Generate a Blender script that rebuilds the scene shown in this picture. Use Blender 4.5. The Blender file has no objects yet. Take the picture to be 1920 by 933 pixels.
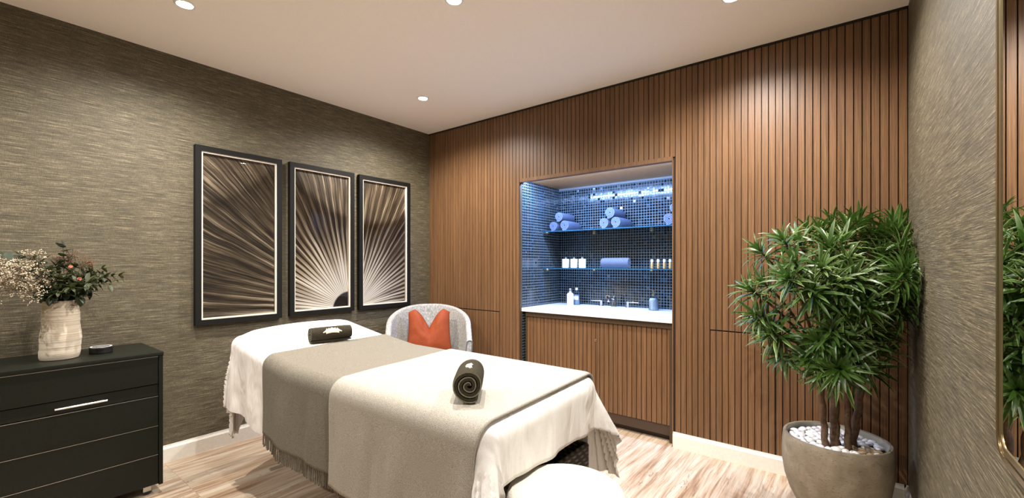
import bpy, bmesh, math, random
from mathutils import Vector, Matrix, noise
PI = math.pi
rnd = random.Random(7)
scene = bpy.context.scene
COL = scene.collection

# ------------------------------------------------------------------ helpers
def lerp(a, b, t): return a + (b - a) * t
def sstep(a, b, x):
    t = max(0.0, min(1.0, (x - a) / (b - a)))
    return t * t * (3 - 2 * t)

class NT:
    """small wrapper for building node trees"""
    def __init__(self, name):
        self.m = bpy.data.materials.new(name); self.m.use_nodes = True
        self.t = self.m.node_tree; self.t.nodes.clear()
        self.out = self.t.nodes.new('ShaderNodeOutputMaterial')
    def n(self, kind, **kw):
        nd = self.t.nodes.new('ShaderNode' + kind)
        ins = kw.pop('ins', {})
        for k, v in kw.items(): setattr(nd, k, v)
        for k, v in ins.items(): self.set(nd, k, v)
        return nd
    def set(self, nd, k, v):
        s = nd.inputs[k]
        if isinstance(v, bpy.types.NodeSocket): self.t.links.new(v, s)
        elif isinstance(v, bpy.types.Node): self.t.links.new(v.outputs[0], s)
        else:
            if isinstance(v, (tuple, list)) and len(v) == 3 and s.type == 'RGBA': v = (*v, 1)
            s.default_value = v
    def math(self, op, a, b=0.0, c=0.0, clamp=False):
        nd = self.n('Math', operation=op, use_clamp=clamp)
        self.set(nd, 0, a); self.set(nd, 1, b)
        if op in ('MULTIPLY_ADD', 'COMPARE', 'SMOOTH_MIN'): self.set(nd, 2, c)
        return nd.outputs[0]
    def mapr(self, v, a, b, c, d, clamp=True):
        nd = self.n('MapRange', clamp=clamp); self.set(nd, 0, v)
        for i, q in enumerate((a, b, c, d)): self.set(nd, i + 1, q)
        return nd.outputs[0]
    def mix(self, f, a, b, mode='MIX'):
        nd = self.n('Mix', data_type='RGBA', blend_type=mode)
        self.set(nd, 0, f); self.set(nd, 6, a); self.set(nd, 7, b)
        return nd.outputs[2]
    def coord(self): return self.n('TexCoord').outputs['Object']
    def scale(self, v, s, loc=(0, 0, 0)):
        nd = self.n('Mapping'); self.set(nd, 'Vector', v); self.set(nd, 'Scale', s); self.set(nd, 'Location', loc)
        return nd.outputs[0]
    def noise(self, v, s=1.0, detail=4.0, rough=.5, dist=0.0):
        nd = self.n('TexNoise'); self.set(nd, 'Vector', v); self.set(nd, 'Scale', s)
        self.set(nd, 'Detail', detail); self.set(nd, 'Roughness', rough); self.set(nd, 'Distortion', dist)
        return nd.outputs[0]
    def ramp(self, f, stops):
        nd = self.n('ValToRGB'); self.set(nd, 0, f)
        e = nd.color_ramp.elements
        while len(e) < len(stops): e.new(.5)
        for i, (p, c) in enumerate(stops):
            e[i].position = p; e[i].color = (*c, 1) if len(c) == 3 else c
        return nd.outputs[0]
    def bump(self, h, dist=.002, strength=1.0, normal=None):
        nd = self.n('Bump'); self.set(nd, 'Height', h); self.set(nd, 'Distance', dist); self.set(nd, 'Strength', strength)
        if normal is not None: self.set(nd, 'Normal', normal)
        return nd.outputs[0]
    def bsdf(self, **kw):
        nd = self.n('BsdfPrincipled')
        for k, v in kw.items():
            self.set(nd, k.replace('_', ' '), v)
        self.t.links.new(nd.outputs[0], self.out.inputs[0])
        return nd

def plain(name, col, rough=.5, metal=0.0, bump=None, var=.04, **kw):
    T = NT(name)
    a = dict(Base_Color=col, Roughness=rough, Metallic=metal); a.update(kw)
    if bump:
        s, d = bump
        n1 = T.noise(T.coord(), s, 3)
        a['Normal'] = T.bump(n1, d)
        a['Base_Color'] = T.mix(T.mapr(n1, .3, .7, 0, 1), tuple(c * (1 - var) for c in col), tuple(min(1, c * (1 + var)) for c in col))
    T.bsdf(**a)
    return T.m

def sheer(name, tint, ior=1.45, rough=0.0):
    """thin sheet glass: clear with a reflective surface"""
    T = NT(name)
    tr = T.n('BsdfTransparent'); T.set(tr, 0, tint)
    gl = T.n('BsdfGlossy'); T.set(gl, 'Roughness', rough)
    fr = T.n('Fresnel'); T.set(fr, 0, ior)
    mx = T.n('MixShader'); T.set(mx, 0, fr); T.set(mx, 1, tr); T.set(mx, 2, gl)
    T.t.links.new(mx.outputs[0], T.out.inputs[0])
    return T.m

def obj(name, bm, mat, parent=None, smooth=True, loc=None, rot=None, normals=True):
    me = bpy.data.meshes.new(name)
    if normals: bmesh.ops.recalc_face_normals(bm, faces=bm.faces)
    bm.to_mesh(me); bm.free()
    if mat is not None:
        for m in (mat if isinstance(mat, (list, tuple)) else [mat]): me.materials.append(m)
    if smooth:
        for p in me.polygons: p.use_smooth = True
        me.set_sharp_from_angle(angle=math.radians(38))
    o = bpy.data.objects.new(name, me); COL.objects.link(o)
    if parent: o.parent = parent
    if loc: o.location = loc
    if rot: o.rotation_euler = rot
    return o

def tag(o, label=None, cat=None, group=None, kind=None):
    if label: o['label'] = label
    if cat: o['category'] = cat
    if group: o['group'] = group
    if kind: o['kind'] = kind
    return o

def thing(name, label, cat, loc=(0, 0, 0), rz=0.0, group=None):
    o = bpy.data.objects.new(name, None); COL.objects.link(o)
    o.empty_display_size = .05
    o.location = loc; o.rotation_euler = (0, 0, rz)
    return tag(o, label, cat, group)

def struct(name, bm, mat, smooth=False, parent=None, normals=True):
    o = obj(name, bm, mat, parent, smooth, normals=normals)
    if not parent: o['kind'] = 'structure'
    return o

def copy_tree(root, loc, rz=None, label=None, group=None):
    r = root.copy(); COL.objects.link(r); r.location = loc
    if rz is not None: r.rotation_euler = (0, 0, rz)
    if label: r['label'] = label
    if group: r['group'] = group
    for ch in list(root.children):
        c = ch.copy(); COL.objects.link(c); c.parent = r
        for g in ch.children:
            d = g.copy(); COL.objects.link(d); d.parent = c
    return r

def box(bm, x0, x1, y0, y1, z0, z1, bev=0.0, seg=2, mi=0):
    v = [bm.verts.new((x, y, z)) for x in (x0, x1) for y in (y0, y1) for z in (z0, z1)]
    F = [(0, 1, 3, 2), (4, 6, 7, 5), (0, 4, 5, 1), (2, 3, 7, 6), (0, 2, 6, 4), (1, 5, 7, 3)]
    fs = [bm.faces.new([v[i] for i in f]) for f in F]
    for f in fs: f.material_index = mi
    if bev > 0:
        es = list({e for f in fs for e in f.edges})
        bmesh.ops.bevel(bm, geom=es, offset=bev, segments=seg, affect='EDGES', profile=.5)
    return fs

def bx(x0, x1, y0, y1, z0, z1, bev=0.0, seg=2):
    bm = bmesh.new(); box(bm, x0, x1, y0, y1, z0, z1, bev, seg); return bm

def lathe(bm, prof, n=48, c=(0, 0, 0), cap=True, sx=1.0, sy=1.0, wob=None):
    rings = []
    for (r, z) in prof:
        ring = []
        for k in range(n):
            a = 2 * PI * k / n
            dx = dy = 0; rr = r
            if wob: rr, dx, dy = wob(r, z, a)
            ring.append(bm.verts.new((c[0] + dx + rr * sx * math.cos(a), c[1] + dy + rr * sy * math.sin(a), c[2] + z)))
        rings.append(ring)
    for A, B in zip(rings, rings[1:]):
        for k in range(n): bm.faces.new((A[k], A[(k + 1) % n], B[(k + 1) % n], B[k]))
    if cap:
        bm.faces.new(rings[0][::-1]); bm.faces.new(rings[-1])
    return bm

def tube(bm, pts, rad, n=8, cap=True):
    pts = [Vector(p) for p in pts]
    if not isinstance(rad, (list, tuple)): rad = [rad] * len(pts)
    rings = []; up = Vector((0, 0, 1))
    for i, p in enumerate(pts):
        d = (pts[min(i + 1, len(pts) - 1)] - pts[max(i - 1, 0)]).normalized()
        if i == 0:
            u = d.cross(up)
            if u.length < 1e-3: u = d.cross(Vector((1, 0, 0)))
        else:
            u = u - d * u.dot(d)
        u.normalize(); w = d.cross(u)
        rings.append([bm.verts.new(p + (u * math.cos(2 * PI * k / n) + w * math.sin(2 * PI * k / n)) * rad[i]) for k in range(n)])
    for A, B in zip(rings, rings[1:]):
        for k in range(n): bm.faces.new((A[k], A[(k + 1) % n], B[(k + 1) % n], B[k]))
    if cap:
        bm.faces.new(rings[0][::-1]); bm.faces.new(rings[-1])
    return bm

def bez(p, n=10):
    p = [Vector(q) for q in p]
    out = []
    for i in range(n + 1):
        t = i / n; q = list(p)
        while len(q) > 1: q = [q[j].lerp(q[j + 1], t) for j in range(len(q) - 1)]
        out.append(q[0])
    return out

# ------------------------------------------------------------------ room numbers (metres)
XL, XR, YB, YR, ZC = -3.41, 0.25, 3.03, -1.30, 2.582
NX0, NX1, NZ0, NZ1, NYB = -2.246, -0.945, 0.0, 1.982, 3.69      # niche
CTZ = 0.87

# ------------------------------------------------------------------ materials
def m_wallpaper():
    T = NT('woven_grasscloth_wallpaper'); c = T.coord()
    a = T.noise(T.scale(c, (7, 7, 400)), 1, 4, .6)
    b = T.noise(T.scale(c, (24, 24, 800), (3, 1, 7)), 1, 3, .6)
    v = T.noise(T.scale(c, (520, 520, 60)), 1, 3, .6)
    f = T.math('ADD', T.math('MULTIPLY', a, .5), T.math('ADD', T.math('MULTIPLY', b, .3), T.math('MULTIPLY', v, .2)))
    col = T.ramp(f, [(.37, (.017, .014, .0075)), (.46, (.060, .050, .029)), (.54, (.120, .102, .060)), (.64, (.36, .31, .20))])
    big = T.noise(c, 2.2, 3)
    col = T.mix(T.mapr(big, .3, .7, 0, .16), col, (.11, .085, .06))
    T.bsdf(Base_Color=col, Roughness=.62, Normal=T.bump(f, .0022, .9), Specular_IOR_Level=.45)
    return T.m

def m_wood(name, tones, pitch=.0368, anchor=-.708, spec=.4, rough=.42):
    T = NT(name); c = T.coord()
    sx = T.n('SeparateXYZ'); T.set(sx, 0, c)
    idx = T.math('FLOOR', T.math('DIVIDE', T.math('SUBTRACT', sx.outputs[0], anchor), pitch))
    wn = T.n('TexWhiteNoise', noise_dimensions='1D'); T.set(wn, 'W', idx)
    off = T.n('CombineXYZ'); T.set(off, 2, T.math('MULTIPLY', wn.outputs[0], 17.0))
    cc = T.n('VectorMath', operation='ADD'); T.set(cc, 0, c); T.set(cc, 1, off)
    g1 = T.noise(T.scale(cc, (150, 150, 2.2)), 1, 4, .6, .3)
    g2 = T.noise(T.scale(cc, (420, 420, 9)), 1, 3, .65)
    f = T.math('ADD', T.math('MULTIPLY', g1, .6), T.math('MULTIPLY', g2, .4))
    col = T.ramp(f, [(.30, tones[0]), (.50, tones[1]), (.70, tones[2])])
    br = T.mapr(wn.outputs[0], 0, 1, .86, 1.08)
    mul = T.n('CombineColor'); T.set(mul, 0, br); T.set(mul, 1, br); T.set(mul, 2, br)
    col = T.mix(1.0, col, mul.outputs[0], 'MULTIPLY')
    T.bsdf(Base_Color=col, Roughness=rough, Specular_IOR_Level=spec, Normal=T.bump(f, .0012, .6))
    return T.m

def m_floor():
    T = NT('pale_oak_plank_floor'); c = T.coord()
    sx = T.n('SeparateXYZ'); T.set(sx, 0, c)
    q = T.n('CombineXYZ'); T.set(q, 0, sx.outputs[1]); T.set(q, 1, sx.outputs[0])
    br = T.n('TexBrick', offset=.37, offset_frequency=1)
    for k, v in {'Vector': q, 'Scale': 1.0, 'Brick Width': 1.32, 'Row Height': .194, 'Mortar Size': .0012, 'Mortar Smooth': .3, 'Bias': 0.0}.items(): T.set(br, k, v)
    T.set(br, 'Color1', (0, 0, 0)); T.set(br, 'Color2', (1, 1, 1)); T.set(br, 'Mortar', (.5, .5, .5))
    rowi = T.math('FLOOR', T.math('DIVIDE', sx.outputs[0], .194))
    wn = T.n('TexWhiteNoise', noise_dimensions='1D'); T.set(wn, 'W', T.math('ADD', rowi, T.math('MULTIPLY', br.outputs[0], 11.3)))
    o = T.n('CombineXYZ'); T.set(o, 1, T.math('MULTIPLY', wn.outputs[0], 9.0)); T.set(o, 2, T.math('MULTIPLY', br.outputs[0], 3.0))
    cc = T.n('VectorMath', operation='ADD'); T.set(cc, 0, c); T.set(cc, 1, o)
    warp = T.noise(T.scale(cc, (3, 1.6, 1)), 1, 2)
    w2 = T.n('CombineXYZ'); T.set(w2, 0, T.math('MULTIPLY', warp, .07))
    c2 = T.n('VectorMath', operation='ADD'); T.set(c2, 0, cc); T.set(c2, 1, w2)
    g1 = T.noise(T.scale(c2, (26, 1.6, 1)), 1, 6, .62, .4)
    g2 = T.noise(T.scale(c2, (150, 5, 1)), 1, 3, .6)
    f = T.math('ADD', T.math('MULTIPLY', g1, .72), T.math('MULTIPLY', g2, .28))
    col = T.ramp(f, [(.30, (.17, .090, .045)), (.40, (.32, .205, .125)), (.49, (.47, .355, .25)), (.60, (.60, .51, .40))])
    tone = T.mapr(T.math('FRACT', T.math('MULTIPLY', wn.outputs[0], 7.3)), 0, 1, .84, 1.08)
    mul = T.n('CombineColor'); T.set(mul, 0, tone); T.set(mul, 1, tone); T.set(mul, 2, tone)
    col = T.mix(1.0, col, mul.outputs[0], 'MULTIPLY')
    # dark splits and knots running with the grain
    k1 = T.noise(T.scale(c2, (11, 1.1, 1), (5, 2, 0)), 1, 5, .65, 1.2)
    crack = T.mapr(T.math('ABSOLUTE', T.math('SUBTRACT', k1, .5)), 0, .014, 1, 0)
    gate = T.mapr(T.noise(T.scale(cc, (3.2, 1.3, 1), (9, 4, 0)), 1, 2), .50, .62, 0, 1)
    col = T.mix(T.math('MULTIPLY', T.math('MULTIPLY', crack, gate), .75), col, (.13, .065, .032))
    col = T.mix(T.math('MULTIPLY', br.outputs[1], .45), col, (.16, .10, .06))
    T.bsdf(Base_Color=col, Roughness=.42, Specular_IOR_Level=.4, Normal=T.bump(f, .0006, .5))
    return T.m

def m_mosaic(name, axis):
    T = NT(name); c = T.coord()
    sx = T.n('SeparateXYZ'); T.set(sx, 0, c)
    q = T.n('CombineXYZ'); T.set(q, 0, sx.outputs[axis]); T.set(q, 1, sx.outputs[2])
    P = .0245
    br = T.n('TexBrick', offset=0.0, offset_frequency=1)
    for k, v in {'Vector': q, 'Scale': 1.0, 'Brick Width': P, 'Row Height': P, 'Mortar Size': .0021, 'Mortar Smooth': .2}.items(): T.set(br, k, v)
    fl = T.n('VectorMath', operation='FLOOR')
    dv = T.n('VectorMath', operation='DIVIDE'); T.set(dv, 0, q); T.set(dv, 1, (P, P, 1)); T.set(fl, 0, dv)
    wn = T.n('TexWhiteNoise', noise_dimensions='3D'); T.set(wn, 'Vector', fl)
    col = T.ramp(wn.outputs[0], [(0, (.003, .004, .005)), (.6, (.004, .006, .009)), (.92, (.007, .012, .017)), (1, (.02, .04, .05))])
    col = T.mix(br.outputs[1], col, (.17, .215, .24))
    geo = T.n('NewGeometry')
    tl = T.n('VectorMath', operation='SUBTRACT'); T.set(tl, 0, wn.outputs[1]); T.set(tl, 1, (.5, .5, .5))
    # a few tiles sit much more out of true than the rest
    w2 = T.n('TexWhiteNoise', noise_dimensions='3D'); T.set(w2, 'Vector', T.scale(fl, (1.7, 2.3, 1)))
    amt = T.mapr(w2.outputs[0], .84, 1.0, .012, .45)
    sc = T.n('VectorMath', operation='SCALE'); T.set(sc, 0, tl); T.set(sc, 'Scale', amt)
    ad = T.n('VectorMath', operation='ADD'); T.set(ad, 0, geo.outputs['Normal']); T.set(ad, 1, sc)
    no = T.n('VectorMath', operation='NORMALIZE'); T.set(no, 0, ad)
    T.bsdf(Base_Color=col, Roughness=T.mapr(br.outputs[1], 0, 1, .13, .8), Specular_IOR_Level=.6,
           Normal=T.bump(T.math('SUBTRACT', 1.0, br.outputs[1]), .001, .6, no))
    return T.m

def m_leafprint(name, cy, cz, r0):
    """sepia print of a pleated fan leaf, rays spreading from one point"""
    T = NT(name); c = T.coord()
    s = T.n('SeparateXYZ'); T.set(s, 0, c)
    dy = T.math('SUBTRACT', s.outputs[1], cy); dz = T.math('SUBTRACT', s.outputs[2], cz)
    ang = T.math('ARCTAN2', dz, dy)
    r = T.math('SQRT', T.math('ADD', T.math('MULTIPLY', dy, dy), T.math('MULTIPLY', dz, dz)))
    ang2 = T.math('ADD', ang, T.math('MULTIPLY', T.math('SUBTRACT', T.noise(T.scale(c, (1, 2.2, 2.2)), 1, 2), .5), .05))
    pv = T.math('FRACT', T.math('MULTIPLY', ang2, 14.5))
    pleat = T.math('ABSOLUTE', T.math('SUBTRACT', T.math('MULTIPLY', pv, 2), 1))      # 1 at ridges
    cell = T.math('FLOOR', T.math('MULTIPLY', ang2, 14.5))
    w = T.n('TexWhiteNoise', noise_dimensions='1D'); T.set(w, 'W', cell)
    av = T.n('CombineXYZ'); T.set(av, 0, T.math('MULTIPLY', ang2, 60.0)); T.set(av, 1, T.math('MULTIPLY', r, 1.3))
    fine = T.noise(av, 1, 5, .7)
    av2 = T.n('CombineXYZ'); T.set(av2, 0, T.math('MULTIPLY', ang2, 10.0)); T.set(av2, 1, T.math('MULTIPLY', r, 2.2)); T.set(av2, 2, 4.0)
    broad = T.noise(av2, 1, 3, .6)
    near = T.math('POWER', T.mapr(r, r0 + .02, 1.05, 1.0, 0.0), 1.4)
    av3 = T.n('CombineXYZ'); T.set(av3, 0, T.math('MULTIPLY', ang2, 170.0)); T.set(av3, 1, T.math('MULTIPLY', r, 2.0)); T.set(av3, 2, 9.0)
    hair = T.noise(av3, 1, 3, .7)
    lo = T.mapr(near, 0, .7, .62, -.12)
    shape = T.math('DIVIDE', T.math('SUBTRACT', pleat, lo), .42, clamp=True)
    val = T.math('MULTIPLY', shape, T.math('ADD', T.math('MULTIPLY', near, .85), T.mapr(w.outputs[0], 0, 1, .06, .40)))
    val = T.math('ADD', val, T.math('MULTIPLY', T.math('SUBTRACT', fine, .36), T.mapr(near, 0, 1, 1.1, .3)))
    val = T.math('ADD', val, T.math('MULTIPLY', T.math('SUBTRACT', hair, .47), T.mapr(near, 0, 1, 1.7, .5)))
    val = T.math('ADD', val, T.math('MULTIPLY', T.math('SUBTRACT', broad, .5), .55))
    val = T.math('MULTIPLY', val, T.mapr(pleat, 0, T.mapr(near, 0, 1, .10, .22), .2, 1))
    col = T.ramp(val, [(.02, (.014, .009, .005)), (.22, (.060, .042, .025)), (.45, (.17, .130, .082)), (.72, (.48, .405, .30)), (.97, (.90, .84, .72))])
    if r0 > 0:
        col = T.mix(T.mapr(r, r0 - .006, r0 + .006, 1, 0), col, (.012, .008, .005))
    T.bsdf(Base_Color=col, Roughness=.5, Specular_IOR_Level=.3)
    return T.m

def m_fabric(name, c0, c1, s=500, weave=True, rough=.9, bump=.0015, big=.0):
    T = NT(name); c = T.coord()
    a = T.noise(T.scale(c, (s, s * .25, s * .25)), 1, 2); b = T.noise(T.scale(c, (s * .25, s, s * .25), (3, 3, 3)), 1, 2)
    d = T.noise(c, s * .6, 2)
    f = T.math('ADD', T.math('MULTIPLY', a, .35), T.math('ADD', T.math('MULTIPLY', b, .35), T.math('MULTIPLY', d, .3))) if weave else d
    col = T.mix(T.mapr(f, .38, .62, 0, 1), c0, c1)
    kw = dict(Base_Color=col, Roughness=rough, Specular_IOR_Level=.15, Normal=T.bump(f, bump, .8))
    if big:
        h = T.noise(T.scale(c, (7, 7, 2.5)), 1, 3, .5, .5)
        nb = T.bump(h, big, 1)
        kw['Normal'] = T.bump(f, bump, .8, nb)
    T.bsdf(**kw)
    return T.m

def m_leaf(name, top, edge, rough=.38, half=None):
    T = NT(name); c = T.coord()
    oi = T.noise(c, 9, 3)
    uv = T.n('TexCoord').outputs['UV']
    s = T.n('SeparateXYZ'); T.set(s, 0, uv)
    e = T.mapr(T.math('ABSOLUTE', T.math('SUBTRACT', s.outputs[0], .5)), .28, .48, 0, 1)
    col = T.mix(T.mapr(oi, .35, .65, 0, 1), tuple(k * .62 for k in top), top)
    col = T.mix(T.math('MULTIPLY', e, T.mapr(T.noise(c, 5, 2), .45, .62, 0, .8)), col, edge)
    bs = T.n('BsdfPrincipled')
    for k, v in {'Base Color': col, 'Roughness': rough, 'Specular IOR Level': .5}.items(): T.set(bs, k, v)
    tl = T.n('BsdfTranslucent'); T.set(tl, 0, tuple(min(1, k * 1.5) for k in top))
    mx = T.n('MixShader'); T.set(mx, 0, .16); T.set(mx, 1, bs.outputs[0]); T.set(mx, 2, tl.outputs[0])
    T.t.links.new(mx.outputs[0], T.out.inputs[0])
    return T.m

def m_stone():
    T = NT('pitted_beige_stoneware'); c = T.coord()
    n1 = T.noise(c, 14, 5, .6); n2 = T.noise(T.scale(c, (70, 70, 260)), 1, 3, .6)
    col = T.ramp(n1, [(.3, (.18, .145, .093)), (.5, (.23, .19, .13)), (.7, (.29, .245, .175))])
    pit = T.mapr(n2, .625, .67, 0, 1)
    col = T.mix(T.math('MULTIPLY', pit, .8), col, (.10, .08, .06))
    T.bsdf(Base_Color=col, Roughness=.7, Normal=T.bump(T.math('SUBTRACT', n2, T.math('MULTIPLY', pit, .6)), .0015, .7))
    return T.m

def emit(name, col, s):
    T = NT(name); e = T.n('Emission'); T.set(e, 0, col); T.set(e, 1, s)
    T.t.links.new(e.outputs[0], T.out.inputs[0]); return T.m

M = {}
M['paper'] = m_wallpaper()
M['wood'] = m_wood('walnut_slat_wood', [(.082, .041, .016), (.168, .085, .037), (.240, .132, .062)])
M['woodrail'] = m_wood('walnut_rail_wood', [(.050, .030, .013), (.080, .050, .024), (.12, .078, .040)], pitch=9)
M['soffit'] = m_wood('pale_walnut_soffit', [(.44, .22, .08), (.58, .32, .13), (.70, .42, .20)], pitch=9)
M['groove'] = plain('dark_slat_groove', (.030, .017, .009), .8)
M['dark_kick'] = plain('dark_kick_board', (.05, .028, .015), .5)
M['floor'] = m_floor()
M['ceil'] = plain('warm_white_ceiling_paint', (.92, .85, .76), .9, bump=(300, .0002))
M['white_trim'] = plain('cream_painted_trim', (.80, .77, .70), .45, bump=(60, .0001))
M['greytrim'] = plain('grey_ceiling_bead', (.22, .22, .22), .6, bump=(60, .0001))
M['gap'] = plain('black_shadow_gap', (.01, .008, .006), .8)
M['mosx'] = m_mosaic('blue_black_glass_mosaic_back', 0)
M['mosy'] = m_mosaic('blue_black_glass_mosaic_side', 1)
M['counter'] = plain('white_quartz', (.86, .86, .86), .25, bump=(40, .00005))
M['chrome'] = plain('polished_chrome', (.85, .86, .88), .12, 1.0, bump=(90, .00003))
M['brass'] = plain('satin_brass', (.52, .44, .26), .28, 1.0, bump=(200, .00005))
M['black'] = None
T = NT('black_ash_cabinet'); c = T.coord(); g = T.noise(T.scale(c, (240, 28, 240)), 1, 4, .6)
g2_ = T.noise(c, 420, 2)
T.bsdf(Base_Color=T.mix(T.mapr(g2_, .35, .65, 0, 1), (.0045, .0055, .0038), (.0115, .013, .0085)), Roughness=.42, Specular_IOR_Level=.22, Normal=T.bump(g2_, .0006, .8)); M['black'] = T.m
M['edge_light'] = plain('brushed_steel_edge', (.55, .55, .52), .35, 1.0, bump=(200, .0001))
M['frame'] = plain('black_picture_frame', (.006, .006, .0055), .6, Specular_IOR_Level=.2, bump=(80, .0001))
M['fillet'] = plain('cream_frame_fillet', (.80, .74, .64), .6, bump=(200, .0001))
M['glass'] = sheer('picture_glass', (1, 1, 1), 1.25)
M['shelfglass'] = sheer('shelf_glass', (.80, .93, .97), 1.5)
M['shelfedge'] = plain('green_blue_glass_edge', (.02, .10, .17), .1, Specular_IOR_Level=.8, bump=(90, .00002))
M['sheet'] = m_fabric('white_cotton_sheet', (.74, .72, .69), (.80, .785, .755), 700, bump=.0004, big=.045)
M['grey_throw'] = m_fabric('grey_wool_throw', (.115, .103, .080), (.235, .215, .175), 760, weave=False, bump=.0010, big=.006)
M['cream_throw'] = m_fabric('oatmeal_wool_throw', (.275, .255, .215), (.445, .42, .37), 760, weave=False, bump=.0010, big=.004)
M['mattress'] = m_fabric('padded_vinyl', (.30, .26, .21), (.34, .30, .25), 200, rough=.5)
M['towel'] = m_fabric('charcoal_terry_towel', (.014, .012, .007), (.062, .053, .033), 950, weave=False, bump=.003)
M['towel_edge'] = m_fabric('sage_towel_border', (.13, .12, .08), (.24, .22, .15), 500, bump=.001)
M['blue_towel'] = m_fabric('slate_terry_towel', (.08, .095, .15), (.16, .19, .28), 800, weave=False, bump=.003)
M['blue_edge'] = m_fabric('pale_blue_towel_border', (.16, .18, .25), (.30, .33, .42), 500, bump=.001)
M['thread'] = m_fabric('cream_embroidery', (.62, .52, .38), (.85, .77, .62), 500, bump=.001)
M['chair'] = m_fabric('grey_tweed', (.20, .20, .19), (.50, .49, .46), 230, bump=.002)
M['cushion'] = m_fabric('burnt_orange_velvet', (.22, .042, .014), (.29, .062, .021), 500, bump=.0006, rough=.6)
M['stool'] = m_fabric('cream_boucle', (.68, .65, .56), (.76, .72, .64), 300, weave=False, bump=.0025)
M['dwood'] = m_wood('dark_turned_wood', [(.03, .017, .008), (.055, .03, .015), (.09, .05, .026)], pitch=9)
M['rattan'] = None
T = NT('dark_woven_rattan'); c = T.coord()
w1 = T.n('TexWave', wave_type='BANDS', bands_direction='Z'); T.set(w1, 'Vector', c); T.set(w1, 'Scale', 16.0)
w2 = T.n('TexWave', wave_type='BANDS', bands_direction='DIAGONAL'); T.set(w2, 'Vector', c); T.set(w2, 'Scale', 14.0)
h = T.math('MULTIPLY', w1.outputs[1], w2.outputs[1])
T.bsdf(Base_Color=T.ramp(h, [(.1, (.016, .012, .008)), (.8, (.12, .10, .07))]), Roughness=.7, Normal=T.bump(h, .004)); M['rattan'] = T.m
M['stone'] = m_stone()
M['glaze'] = plain('pale_inner_glaze', (.42, .40, .34), .5, bump=(40, .0005))
M['soil'] = plain('dark_potting_soil', (.03, .02, .013), .95, var=.35, bump=(90, .004))
M['pebble'] = plain('white_pebble', (.82, .81, .79), .45, bump=(40, .0004))
M['tanpebble'] = plain('tan_pebble', (.40, .29, .17), .5, bump=(40, .0004))
M['bark'] = plain('brown_cane_bark', (.12, .070, .038), .8, var=.35, bump=(55, .004))
M['leaf'] = m_leaf('glossy_dracaena_leaf', (.050, .118, .016), (.42, .49, .19))
M['vase'] = None
T = NT('ribbed_cream_pottery'); c = T.coord()
g = T.noise(T.scale(c, (3, 3, 130)), 1, 3, .6); g2 = T.noise(c, 18, 3)
T.bsdf(Base_Color=T.mix(T.mapr(g, .4, .62, 0, 1), (.52, .45, .35), (.68, .61, .49)), Roughness=.75, Normal=T.bump(T.math('ADD', g, T.math('MULTIPLY', g2, .2)), .0022, .8)); M['vase'] = T.m
M['eleaf'] = m_leaf('dark_eucalyptus_leaf', (.030, .048, .022), (.07, .09, .045), .55)
M['oleaf'] = m_leaf('olive_leaf', (.050, .062, .022), (.10, .11, .05), .55)
M['stem'] = plain('brown_green_stem', (.10, .075, .04), .7, bump=(80, .001))
M['wflower'] = plain('dried_cream_blossom', (.56, .47, .34), .8, bump=(300, .001))
M['rust'] = plain('russet_seed_heads', (.22, .115, .065), .85, bump=(200, .001))
M['pink'] = plain('pale_pink_petal', (.80, .48, .38), .6, bump=(150, .0005))
M['wbottle'] = plain('white_bottle_ceramic', (.86, .87, .88), .3, bump=(50, .00005))
M['wcap'] = plain('white_cap', (.82, .83, .84), .35, bump=(100, .0001))
M['greycap'] = plain('grey_metal_cap', (.45, .47, .52), .3, .8, bump=(100, .0001))
M['amber'] = plain('amber_oil', (.48, .30, .12), .15, bump=(100, .00005))
M['clear'] = sheer('clear_bottle_glass', (.78, .88, .96), 1.5)
M['lotion'] = plain('pale_blue_liquid', (.72, .80, .90), .2, bump=(20, .0001))
M['label'] = plain('white_paper_label', (.85, .86, .88), .7, bump=(300, .0001))
M['ink'] = plain('grey_ink', (.12, .12, .12), .7, bump=(100, .0001))
M['rubber'] = plain('black_rubber', (.015, .015, .015), .5, bump=(100, .0002))
M['mirror'] = plain('mirror_silvering', (.88, .90, .88), .0, 1.0)
M['blk'] = plain('black_lacquer', (.012, .012, .012), .3, bump=(100, .0001))
M['lampglow'] = emit('warm_lamp_face', (1.0, .93, .84), 110)
M['ledglow'] = emit('cool_led_face', (.50, .68, 1.0), 9)

# ------------------------------------------------------------------ room shell
T_ = .12
struct('floor', bx(XL - T_, XR + T_, YR - T_, NYB + T_, -.1, 0), M['floor'])
struct('ceiling', bx(XL - T_, XR + T_, YR - T_, YB + T_, ZC, ZC + .1), M['ceil'])
struct('wall_left', bx(XL - T_, XL, YR - T_, YB + T_, 0, ZC), M['paper'])
struct('wall_right', bx(XR, XR + T_, YR - T_, YB + T_, 0, ZC), M['paper'])
struct('wall_rear', bx(XL, XR, YR - T_, YR, 0, ZC), M['paper'])

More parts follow.
